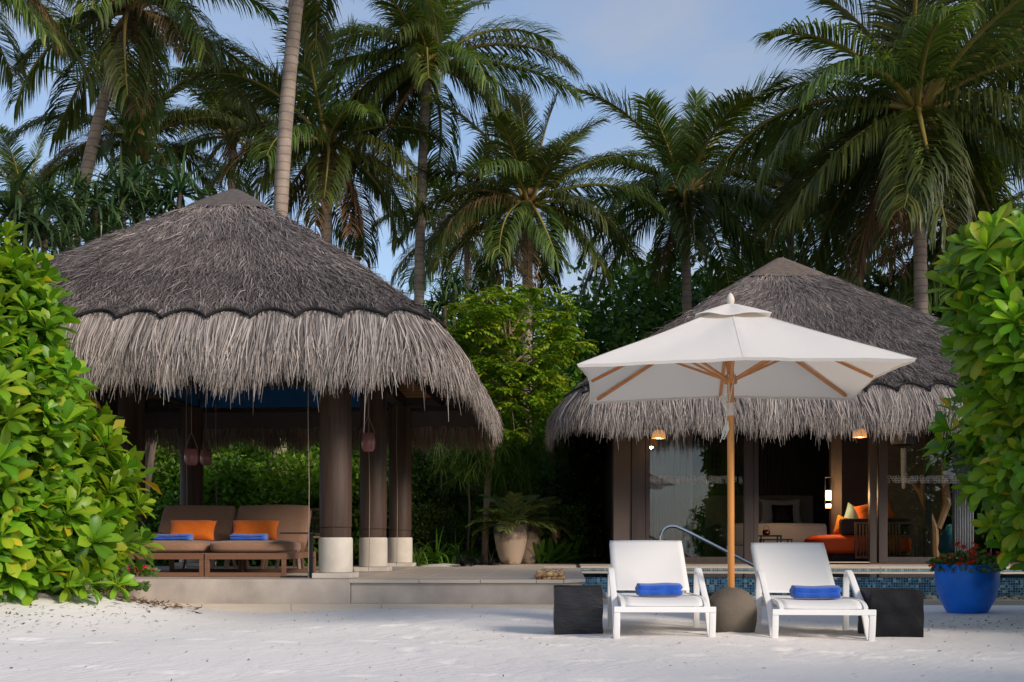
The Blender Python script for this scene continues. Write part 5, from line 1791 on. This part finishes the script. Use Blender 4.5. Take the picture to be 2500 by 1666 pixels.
bg = [(-60, 3.6, 33, 3.2), (230, 3.3, 35, 3.2), (520, 3.6, 37, 3.4), (800, 4.0, 36, 3.4), (1080, 4.2, 34, 3.2), (1330, 4.8, 38, 3.8), (1560, 4.9, 34, 3.5), (1800, 5.2, 36, 4.0), (2030, 4.6, 33, 3.6), (2260, 4.4, 35, 3.8), (2480, 4.0, 32, 3.6), (1450, 2.2, 30, 2.2), (2140, 3.0, 29, 2.4), (2400, 2.8, 28, 2.4)]
names_ = ["behind the left hedge", "behind the screw pines at the left", "behind the pavilion apex", "behind the palm with hanging brown fronds", "behind the slender palm trunk", "behind the young central palm", "left of the young palm behind the umbrella", "behind the villa apex", "right of the villa apex", "behind the large right palm", "behind the right hedge", "between the bright tree and the villa roof", "behind the right slope of the villa roof", "just above the right hedge and villa eave"]
for i, (px, cz, Y, r) in enumerate(bg):
    tree("garden_tree", "dense dark green broadleaf tree " + names_[i], px, cz, Y, r, CR[i % 3], "tree", "dark trees behind the palms", 70 + i, .16)
# shrubs seen through and beside the pavilion
sh = [(380, .95, 21.6, 1.05, "at the far left behind the pavilion columns"), (520, 1.15, 21.0, 1.15, "behind the left daybed"), (680, 1.1, 20.6, 1.2, "sunlit behind the right daybed"), (790, 1.3, 21.5, 1.15, "behind the nearest column"), (905, 1.2, 21.2, 1.0, "between the right row of columns"), (600, 2.0, 22.8, 1.3, "rising behind the dining table"), (470, 2.1, 23.4, 1.3, "rising behind the dark back column"), (760, 2.2, 23.2, 1.3, "rising behind the back of the pavilion at its right half"),
      (350, 2.0, 22.6, 1.3, "rising at the far left behind the pavilion")]
for i, (px, cz, Y, r, w_) in enumerate(sh):
    tree("garden_shrub", "leafy green shrub " + w_, px, cz, Y, r, VINE[i % 2], "shrub", "shrubs behind the pavilion", 90 + i, .05)
sh2 = [(1010, 1.35, 21.5, 1.0, "right of the farthest column"), (1110, 1.1, 22.6, 1.0, "behind the fern bed"), (1180, 1.6, 24.0, 1.25, "behind the leaning pale trunk"), (1290, 1.3, 23.5, 1.2, "behind the potted cycad"), (1370, 1.5, 25.0, 1.3, "left of the villa passage"), (1440, 1.4, 27.2, 1.2, "seen through the battens of the villa passage"), (1060, 2.4, 25.0, 1.4, "under the slender palm trunk"), (1200, 2.9, 27.0, 1.6, "under the young central palm"), (1400, 2.9, 27.0, 1.7, "left of the villa thatch"), (1045, .75, 20.4, .55, "low in the garden bed beside the farthest column"), (1165, .8, 21.2, .6, "low in the garden bed left of the clay pot"), (1330, .9, 21.4, .6, "low beside the villa passage"), (1090, 1.6, 23.2, .9, "in the middle of the garden between the roofs")]
for i, (px, cz, Y, r, w_) in enumerate(sh2):
    tree("garden_shrub", "dark leafy shrub " + w_, px, cz, Y, r, (CR[i % 3] if i % 3 == 0 else VINE[i % 2]), "shrub", "shrubs between the buildings", 110 + i, .05)

# bright feathery leaved tree between the roofs
def bright_tree():
    Y = 20.2
    b = at(1182, 1290, Y); b.z = GZ
    t = thing("ornamental_tree", "bright yellow green leafy tree with a leaning pale trunk between the two roofs", "tree", tuple(b))
    A = lambda px, py, dy=0: at(px, py, Y + dy)
    tr = [tuple(b), tuple(A(1192, 1150)), tuple(A(1205, 1080)), tuple(A(1222, 985)), tuple(A(1238, 900)), tuple(A(1250, 800))]
    MB().tube(smooth_pts(tr, 2), .062, 10).build("trunk", "pale_bark", t, smooth=True, sharp=0)
    q = rng(31)
    clumps = []
    for (px, py, rx, rz_, n) in ((1170, 760, 80, 45, 9), (1270, 735, 90, 40, 10), (1350, 780, 60, 45, 8), (1385, 840, 45, 40, 7), (1290, 830, 100, 50, 12), (1180, 850, 80, 50, 10), (1330, 900, 70, 40, 8), (1200, 920, 60, 35, 6), (1330, 970, 55, 40, 8), (1260, 1000, 40, 30, 5), (1230, 1050, 22, 20, 2), (1120, 800, 45, 40, 7), (1235, 790, 60, 40, 9), (1215, 975, 50, 35, 8), (1250, 880, 90, 40, 12), (1150, 905, 50, 40, 7), (1290, 935, 60, 40, 8), (1240, 1060, 25, 30, 4)):
        for k in range(n):
            a, rr_ = q.uniform(0, 6.28), math.sqrt(q.random())
            clumps.append(A(px + rx * rr_ * math.cos(a), py + rz_ * rr_ * math.sin(a), q.uniform(-.8, .7)))
    lim = MB()
    ks = []
    for i, c in enumerate(clumps):
        if i % 3 == 0:
            s0 = A(1240 + q.uniform(-8, 8), min(960, max(810, PPY - (c.z - CZ) * F / Y + 90)))
            lim.tube([tuple(s0), tuple((s0 + c) / 2 + Vector((0, 0, .1))), tuple(c)], [.022, .014, .005], 5)
        # spray: compound leaves radiating, leaflets hanging in rows
        for j in range(9):
            az = q.uniform(0, 6.28); l = q.uniform(.22, .38); pit = q.uniform(-.25, .6)
            d = Vector((math.cos(az) * math.cos(pit), math.sin(az) * math.cos(pit), math.sin(pit)))
            sd = Vector((-math.sin(az), math.cos(az), 0))
            tb = q.uniform(.15, .85)
            for m in range(5):
                s = .25 + .75 * m / 4
                for sg in (-1, 1):
                    p = c + d * l * s + Vector((0, 0, -.12 * s * s * l * 3))
                    lk = leaf_kit(.10 * q.uniform(.8, 1.2), .030, .5, .2, .6, 2, tb + q.uniform(-.12, .12))
                    dr = (sd * sg * .8 + d * .55 + Vector((0, 0, q.uniform(-.55, .05)))).normalized()
                    R = dr.to_track_quat('X', 'Z').to_matrix()
                    ks.append(xform(lk, R, p))
    lim.build("branches", "pale_bark", t, smooth=True, sharp=0)
    k = join(ks)
    k.V = k.V - np.array(b)
    inst(k.mesh("crown", "bright_leaf"), "crown", t, (0, 0, 0))
bright_tree()

# screw pines (strap leaved rosettes) on the left and beside the slender trunk
PAN = [tuft_kit(200 + k, 52, 1.0, .052, .95, 1.15).mesh("leaf_rosette", "strap_leaf") for k in range(3)]
def screw_pine(lab, heads, Y, base, seed):
    q = rng(seed)
    b = Vector((wx(base, Y), Y, GZ))
    t = thing("screw_pine", lab, "screw pine", tuple(b), "screw pines")
    mb = MB()
    for (px, py, dy, s) in heads:
        c = at(px, py, Y + dy)
        m_ = Vector((b.x * .4 + c.x * .6, (b.y + c.y) / 2, c.z * .5))
        mb.tube([tuple(b), tuple(m_), tuple(c)], [.07, .055, .045], 7)
        inst(PAN[q.randrange(3)], "leaf_rosette", t, tuple(c - b), (q.uniform(-.25, .25), q.uniform(-.25, .25), q.uniform(0, 6.28)), s)
    mb.build("stem", "bark", t, smooth=True, sharp=0)
screw_pine("screw pine with long strap leaves at the left edge above the hedge", [(30, 520, 0, 1.25), (-30, 600, .3, 1.2), (90, 570, .4, 1.1), (120, 500, .8, 1.0), (60, 640, -.2, 1.0)], 17.5, 0, 1)
screw_pine("screw pine left of the pavilion roof in front of the leaning trunk", [(170, 530, 0, 1.05), (235, 500, .4, 1.0), (150, 600, -.3, .95), (215, 590, .2, .9), (190, 470, .6, .9)], 19.5, 180, 2)
screw_pine("screw pine rising behind the left slope of the pavilion roof", [(300, 480, 0, 1.1), (350, 520, .3, 1.0), (280, 560, -.2, .95), (390, 500, .5, .95), (440, 470, .2, 1.0), (330, 440, .6, .9), (420, 540, .4, .9), (250, 550, .3, .9)], 20.3, 330, 3)
screw_pine("screw pine right of the slender palm trunk beside the pavilion roof", [(1085, 745, 0, .95), (1060, 800, .3, .8), (1110, 700, .4, .8)], 21.5, 1080, 4)
screw_pine("low screw pine under the right eave of the pavilion", [(1135, 1085, 0, .7), (1170, 1110, .2, .6)], 22.0, 1140, 5)

# wispy and ferny undergrowth beside the pots
def mass(name, lab, cat, kits_at, matn, loc):
    t = thing(name, lab, cat, loc)
    inst(join(kits_at).mesh("foliage", matn), "foliage", t, (0, 0, 0))
    t.children[0]["kind"] = "stuff"
    return t
def wispy(lab, px, py, Y, r, seed, n=900):
    q = np.random.default_rng(seed)
    c = at(px, py, Y)
    ks = []
    for k in range(26):
        p = nrm(q.normal(0, 1, (1, 3)))[0] * r * q.uniform(.2, .9)
        ks.append(xform(tuft_kit(seed * 50 + k, n // 26, .55, .012, .7, 1.7), np.eye(3), p))
    t = thing("wispy_shrub", lab, "shrub", (c.x, Y, GZ), "feathery shrubs by the pots")
    k = join(ks); k.V = k.V + np.array([0, 0, c.z - GZ])
    o = inst(k.mesh("foliage", "wispy_leaf"), "foliage", t, (0, 0, 0)); o["kind"] = "stuff"
    MB().tube([(c.x, Y, GZ), (c.x + .05, Y, (GZ + c.z) / 2), (c.x, Y, c.z)], [.03, .02, .01], 6).build("stem", "bark", t)
wispy("feathery fine leaved shrub left of the leaning pale trunk", 1140, 1105, 20.2, .62, 3, 1300)
wispy("feathery fine leaved shrub below the left end of the villa thatch", 1290, 1070, 20.9, .85, 4, 2200)
wispy("feathery fine leaved shrub behind the potted cycad", 1230, 1150, 20.5, .6, 5, 1200)
def fern(lab, px, Y, L, n, seed, matn="fern_leaf", w=.03, droop=1.1, name="fern", cat="fern", z=None, spread=1.2):
    X = wx(px, Y)
    z = GZ + .04 if z is None else z
    t = thing(name, lab, cat, (X, Y, z), "ferns and grasses of the garden bed")
    o = inst(tuft_kit(seed, n, L, w, droop, spread).mesh("leaves", matn), "leaves", t, (0, 0, 0))
    o["kind"] = "stuff"
for i, (px, Y, L, lab) in enumerate(((1020, 19.3, .75, "tall green fern clump next to the farthest column"), (1065, 19.6, .7, "green fern clump behind the white sand patch"), (1110, 19.9, .72, "arching fern clump left of the clay pot"), (1150, 20.2, .66, "fern clump close behind the clay pot"),
                                    (1085, 20.8, .95, "taller fern at the back of the garden bed"), (1180, 21.0, .9, "taller fern below the leaning pale trunk"), (1015, 20.6, 1.0, "dark tall fern in the shade of the farthest column"), (1350, 20.9, .8, "fern between the two copper bollards"), (1395, 22.0, .85, "fern at the mouth of the villa passage"))):
    fern(lab, px, Y, L, 130, 300 + i)
for i, (px, Y) in enumerate(((1130, 18.5), (1170, 18.9), (1198, 18.7))):
    fern(("low black grass tuft at the terrace edge", "black grass tuft in the middle of the row by the clay pot", "black grass tuft touching the clay pot")[i], px, Y, .34, 110, 320 + i, "black_leaf", .018, .9, "black_grass", "grass")
for i, (px, Y) in enumerate(((995, 18.4), (955, 18.7))):
    fern(("low black grass tuft beside the farthest column", "black grass tuft behind the farthest column")[i], px, Y, .34, 110, 330 + i, "black_leaf", .018, .9, "black_grass", "grass")

# clay pots with a cycad, copper bollards, broad leaved plants
def clay_pot(px, Y, w, h, lab):
    X = wx(px, Y); r = w / 2
    o = MB().lathe([(0, 0), (r * .52, 0), (r * .60, h * .05), (r * .84, h * .4), (r * .97, h * .75), (r, h * .93), (r * 1.0, h), (r * .93, h), (r * .9, h * .9), (0, h * .86)], 32, (0, 0, 0)).build("clay_pot", "weathered_clay", smooth=True, sharp=50)
    o.location = (X, Y, TOP + .002)
    return tag(o, lab, "pot", "weathered clay pots")
clay_pot(1247, 19.25, .565, .645, "cream clay pot with dark weathered rim at the terrace corner")
clay_pot(1286, 19.95, .52, .66, "darker clay pot half hidden behind the cream one")
def cycad(lab, px, pz, Y, L, n, seed):
    q = rng(seed)
    X = wx(px, Y)
    t = thing("cycad", lab, "cycad", (X, Y, pz))
    for i in range(n):
        f = i / (n - 1)
        me = CYC[i % 3]
        inst(me, "leaf", t, (0, 0, .02), (q.uniform(-.2, .2), .35 - 1.15 * (1 - f) * .9 + q.uniform(-.15, .15), i * 2.4 + q.uniform(-.2, .2)), L * q.uniform(.85, 1.1))
CYC = [frond_kit(400 + k, 30, 55, nl=20, leafL=.30, droop=.45, wid=.052, gap=.2).mesh("leaf", ["cycad_leaf", "rachis"]) for k in range(3)]
cycad("cardboard cycad with stiff feathered leaves in the cream clay pot", 1247, TOP + .6, 19.25, .72, 18, 1)
cycad("cycad growing in the darker clay pot behind", 1290, TOP + .62, 19.95, .75, 15, 2)
def bollard(px, pyt, pyb, Y, w, lab):
    X = wx(px, Y)
    z0, z1 = wz(pyb, X, Y), wz(pyt, X, Y)
    t = thing("bollard_light", lab, "bollard", (X, Y, z0), "copper bollard lights")
    MB().lathe([(w / 2, .02), (w / 2, z1 - z0), (w / 2 * .9, z1 - z0), (w / 2 * .9, z1 - z0 - .03), (0, z1 - z0 - .03)], 24, (X, Y, z0)).build("body", "copper", t, smooth=True)
    MB().lathe([(w / 2 * 1.03, 0), (w / 2 * 1.03, .02), (0, .02)], 24, (X, Y, z0)).build("foot", "black_metal", t, smooth=True)
bollard(1357, 1295, 1368, 20.6, .165, "copper cylinder bollard among the leaves beside the clay pots")
bollard(1476, 1303, 1361, 24.0, .16, "copper cylinder bollard at the far end of the villa passage")
BROAD = rosette_kit(77, 11, .62, .062, .5, 84, 30, .6, .3, 8, 0, .3, .8).mesh("leaf_rosette", "fern_leaf")
for i, (px, Y, s, lab) in enumerate(((1345, 20.2, 1.0, "broad leaved plant around the copper bollard"), (1385, 20.6, .85, "broad leaved plant leaning into the villa passage"), (1318, 19.9, .8, "broad leaved plant close to the darker clay pot"), (990, 21.0, 1.2, "tall broad leaved plant behind the farthest column"))):
    t = thing("broad_leaf_plant", lab, "plant", (wx(px, Y), Y, GZ + .05), "broad leaved plants")
    inst(BROAD, "leaf_rosette", t, (0, 0, 0), (0, 0, i * 1.3), s)
    inst(BROAD, "leaf_rosette", t, (.14, .1, 0), (.1, .1, i * 2.1 + 1), s * .85)

# ================================================================== beach hedges
ROS_K = [rosette_kit(500 + k, 15 + k % 3, .205 + .012 * (k % 3), .041, .72, 84, -14) for k in range(6)]
ROS = [k.mesh("leaf_cluster", "hedge_leaf") for k in ROS_K]
ROS_LOW = [rosette_kit(520 + k, 9, .19, .040, .72, 80, -14, nseg=3) for k in range(2)]
def scatter(name, kits, items, matn, parent):
    Vs, Fs, ts, n = [], [], [], 0
    for kit, loc, R, s, dt in items:
        k = kits[kit]
        Vs.append((k.V * s) @ np.asarray(R).T + np.asarray(loc)); Fs.append(k.F + n); ts.append(np.clip(k.t + dt, 0, 1)); n += len(k.V)
    o = npmesh(name, np.concatenate(Vs), np.concatenate(Fs), matn, np.concatenate(ts), parent)
    o["kind"] = "stuff"
    return o
def hedge(lab, ells, seed, limit, step=.165, zmin=.12, detail=True, low_only=False, face=0.0, lumpy=1.0):
    q = rng(seed)
    base = Vector((ells[0][0], ells[0][1], sand_h(ells[0][0], ells[0][1])))
    t = thing("beach_hedge", lab, "hedge", tuple(base))
    cand = []
    def lump(d):
        return 1 + lumpy * (.07 * math.sin(5 * d.x + 3 * d.z + seed) + .06 * math.sin(6 * d.z - 4 * d.y + 2 * seed) + .04 * math.sin(11 * d.x + 9 * d.y))
    def inside(p, skip):
        for j, (a, b, c, rx, ry, rz_) in enumerate(ells):
            if j != skip and ((p.x - a) / rx) ** 2 + ((p.y - b) / ry) ** 2 + ((p.z - c) / rz_) ** 2 < .80:
                return True
        return False
    for layer, (k_, dens) in enumerate(((1.0, 1.0), (.90, .85), (.78, .5))):
        for j, (a, b, c, rx, ry, rz_) in enumerate(ells):
            area = 4 * math.pi * ((((rx * ry) ** 1.6 + (rx * rz_) ** 1.6 + (ry * rz_) ** 1.6) / 3) ** (1 / 1.6))
            n = int(area / step ** 2 * dens * .8)
            for i in range(n):
                zf = 1 - 2 * (i + .5) / n
                az = i * 2.39996323
                rr_ = math.sqrt(max(0, 1 - zf * zf))
                d = Vector((rr_ * math.cos(az), rr_ * math.sin(az), zf))
                lm = lump(d) * k_ * q.uniform(.94, 1.06)
                p = Vector((a + rx * d.x * lm, b + ry * d.y * lm, c + rz_ * d.z * lm))
                if p.z < sand_h(p.x, p.y) + zmin or inside(p, j): continue
                nn_ = Vector((d.x / rx, d.y / ry, d.z / rz_)).normalized()
                toc = (Vector((0, 0, CZ)) - p).normalized()
                dd_ = dep(p.x, p.y)
                ppx = PPX + F * (p.x * math.cos(T) + p.y * math.sin(T)) / max(dd_, .1)
                vis = nn_.dot(toc) > -.25 and -60 < ppx < 2560 and dd_ > 1
                cand.append((layer, p, nn_, vis, dd_))
    parts = [c for c in cand if c[0] == 0 and c[3]] if not low_only else []
    parts.sort(key=lambda c: c[4])
    ids = {id(c) for c in parts[:limit]}
    rest, low = [], []
    for c in cand:
        layer, p, nn_, vis, dd_ = c
        ax = nn_ * .62 + Vector((0, -face, .62)) + Vector((q.uniform(-.35, .35), q.uniform(-.35, .35), q.uniform(-.2, .3)))
        s = q.uniform(.68, 1.25)
        R = rot_to(ax, q.uniform(0, 6.28))
        if id(c) in ids:
            inst(ROS[q.randrange(6)], "leaf_cluster", t, tuple(p - base), R.to_euler(), s)
        elif vis and detail:
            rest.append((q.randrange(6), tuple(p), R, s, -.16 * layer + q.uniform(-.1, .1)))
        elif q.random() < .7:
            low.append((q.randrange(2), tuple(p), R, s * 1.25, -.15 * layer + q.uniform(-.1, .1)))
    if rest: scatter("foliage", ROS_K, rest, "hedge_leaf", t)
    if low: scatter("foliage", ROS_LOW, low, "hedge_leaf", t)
    br = MB()
    for k in range(16 * len(ells)):
        a, b, c, rx, ry, rz_ = ells[k % len(ells)]
        e = Vector((a + rx * q.uniform(-.8, .8), b + ry * q.uniform(-.8, .6), c + rz_ * q.uniform(-.3, .7)))
        g0 = Vector((a + rx * q.uniform(-.35, .35), b + ry * q.uniform(-.4, .3), 0)); g0.z = sand_h(g0.x, g0.y) - .05
        br.tube([tuple(g0), tuple((g0 + e) / 2 + Vector((q.uniform(-.1, .1), q.uniform(-.1, .1), .15))), tuple(e)], [.022, .016, .006], 5)
    br.build("branches", "bark", t, smooth=True, sharp=0)
    return t
hedge("tall bright green beach hedge with paddle shaped leaves at the left", [(-6.22, 10.45, 1.30, 2.02, 1.5, 2.34), (-5.45, 10.2, .70, 1.12, 1.1, .72)], 5, 300, lumpy=1.25)
hedge("tall bright green beach hedge with paddle shaped leaves at the right", [(5.60, 10.1, 2.25, 2.00, 1.65, 2.0), (5.78, 9.85, .72, 1.55, 1.35, .95)], 6, 300, zmin=.05, face=.55, lumpy=1.35)
hedge("beach hedge running along the right side of the sand beyond the picture", [(6.6, 6.4, .7, 1.6, 2.2, 1.0), (5.7, 2.2, 1.0, 1.75, 2.4, 1.7), (8.6, 10.8, 1.7, 2.2, 1.6, 2.0)], 7, 0, step=.24, detail=False, low_only=True)

# red flowering plants: in the blue planter and at the foot of the left hedge
def flower_plant(lab, c, r, h, n_leaf, n_head, seed, over=0.0):
    q = rng(seed)
    t = thing("flowering_plant", lab, "flowers", c, "red flowering plants")
    ks = []
    for i in range(n_leaf):
        a, rr_ = q.uniform(0, 6.28), math.sqrt(q.random()) * r
        p = Vector((rr_ * math.cos(a), rr_ * math.sin(a), q.uniform(0, h * .75) * (1.1 - rr_ / r * .6)))
        d = Vector((math.cos(a) + q.uniform(-.6, .6), math.sin(a) + q.uniform(-.6, .6), q.uniform(-.2, .8)))
        ks.append(xform(leaf_kit(q.uniform(.05, .085), q.uniform(.014, .021), .6, .25, .7, 3, q.uniform(.1, .8)), rot_to(d, 0) @ Matrix.Rotation(-math.pi / 2, 3, 'Y'), p))
    inst(join(ks).mesh("leaves", "broad_leaf"), "leaves", t, (0, 0, 0))
    for i in range(n_head):
        a, rr_ = q.uniform(0, 6.28), math.sqrt(q.random()) * r * 1.15
        x, y = rr_ * math.cos(a), rr_ * math.sin(a)
        z = h * q.uniform(.45, 1.05) * (1.12 - .45 * rr_ / r) - over * q.random()
        ks = []
        for k in range(11):
            b = k * 2.4; rad = .021 * math.sqrt(k / 10)
            for m in range(4):
                d = Vector((math.cos(m * 1.57 + b), math.sin(m * 1.57 + b), .35))
                ks.append(xform(leaf_kit(.014, .0065, .6, .1, .3, 2, q.uniform(0, 1)), rot_to(d, 0) @ Matrix.Rotation(-math.pi / 2, 3, 'Y'), (rad * math.cos(b), rad * math.sin(b), .010 - rad * .5 + q.uniform(-.004, .004))))
        hm = HEADS[i % 4] if len(HEADS) == 4 else None
        if hm is None:
            HEADS.append(join(ks).mesh("flower_head", "red_petal")); hm = HEADS[-1]
        inst(hm, "flower_head", t, (x, y, z), (q.uniform(-.8, .8), q.uniform(-.8, .8), q.uniform(0, 6)), q.uniform(.85, 1.35))
        st = MB().tube([(x * .6, y * .6, max(0, z - .16)), (x * .9, y * .9, z - .06), (x, y, z)], .0022, 4)
        st.build("stem", "fern_leaf", t, world=False)
HEADS = []
Yp = 12.02
Xp = wx(2361, Yp); zp = sand_h(Xp, Yp)
pl = MB().lathe([(0, -.01), (.175, -.01), (.20, .015), (.262, .13), (.296, .26), (.307, .38), (.309, .478), (.296, .481), (.290, .47), (.285, .40), (0, .40)], 48, (Xp, Yp, zp)).build("blue_planter", "blue_glaze", smooth=True, sharp=50)
tag(pl, "large round cobalt blue planter on the sand by the right hedge", "planter")
flower_plant("bushy plant with red flower clusters in the blue planter", (Xp, Yp, zp + .40), .33, .30, 420, 44, 3, .05)
flower_plant("low red flowering plant hanging over the terrace edge at the left hedge", (wx(305, 11.75), 11.75, .22), .20, .12, 120, 8, 4, .10)
flower_plant("red flowering plant above the terrace edge by the left daybed", (wx(335, 11.9), 11.9, .36), .16, .16, 110, 8, 5, .0)

# leaf litter and twigs on the sand
def litter():
    q = rng(17)
    ks = []
    def put_leaf(x, y, s, dz=0):
        k = leaf_kit(s, s * q.uniform(.1, .28), .5, q.uniform(-.4, .5), q.uniform(-.8, .9), 3, q.random())
        R = Matrix.Rotation(q.uniform(0, 6.28), 3, 'Z') @ Matrix.Rotation(q.uniform(-.25, .25), 3, 'X')
        ks.append(xform(k, R, (x, y, sand_h(x, y) + .006 + dz)))
    for i in range(420):
        x, y = q.gauss(-4.35, .55), q.gauss(9.9, .75)
        put_leaf(x, y, q.uniform(.015, .05))
    for i in range(170):
        x, y = q.gauss(-4.05, .22), q.gauss(11.2, .5)
        if y < 12.1: put_leaf(x, y, q.uniform(.04, .11), q.uniform(0, .03))
    for i in range(120):
        x, y = q.gauss(3.5, .35), q.gauss(10.3, .8)
        put_leaf(x, y, q.uniform(.012, .05))
    for i in range(420):
        x, y = q.uniform(-5, 4), q.uniform(5.5, 12)
        put_leaf(x, y, q.uniform(.008, .032))
    k = join(ks)
    o = npmesh("leaf_litter", k.V, k.F, "dry_leaf", k.t)
    tag(o, "scattered dry brown leaf litter on the white sand", "leaf litter", kind="stuff")
litter()

# tall shade trees beyond the right edge of the picture; they keep the beach and roof fronts in shade
BIG = [crown_kit(800 + k, 150, 62, .062, 1.5, .95, .26, .3)[0].mesh("crown", "shade_leaf") for k in range(2)]
for i, (X, Y, cz, r, w_) in enumerate(SHADE):
    tree("shade_tree", "large leafy shade tree beyond the right edge " + w_, 0, cz, Y, r, BIG[i % 2], "tree", "shade trees beyond the right edge", 140 + i, .22, gz=.0, X=X)
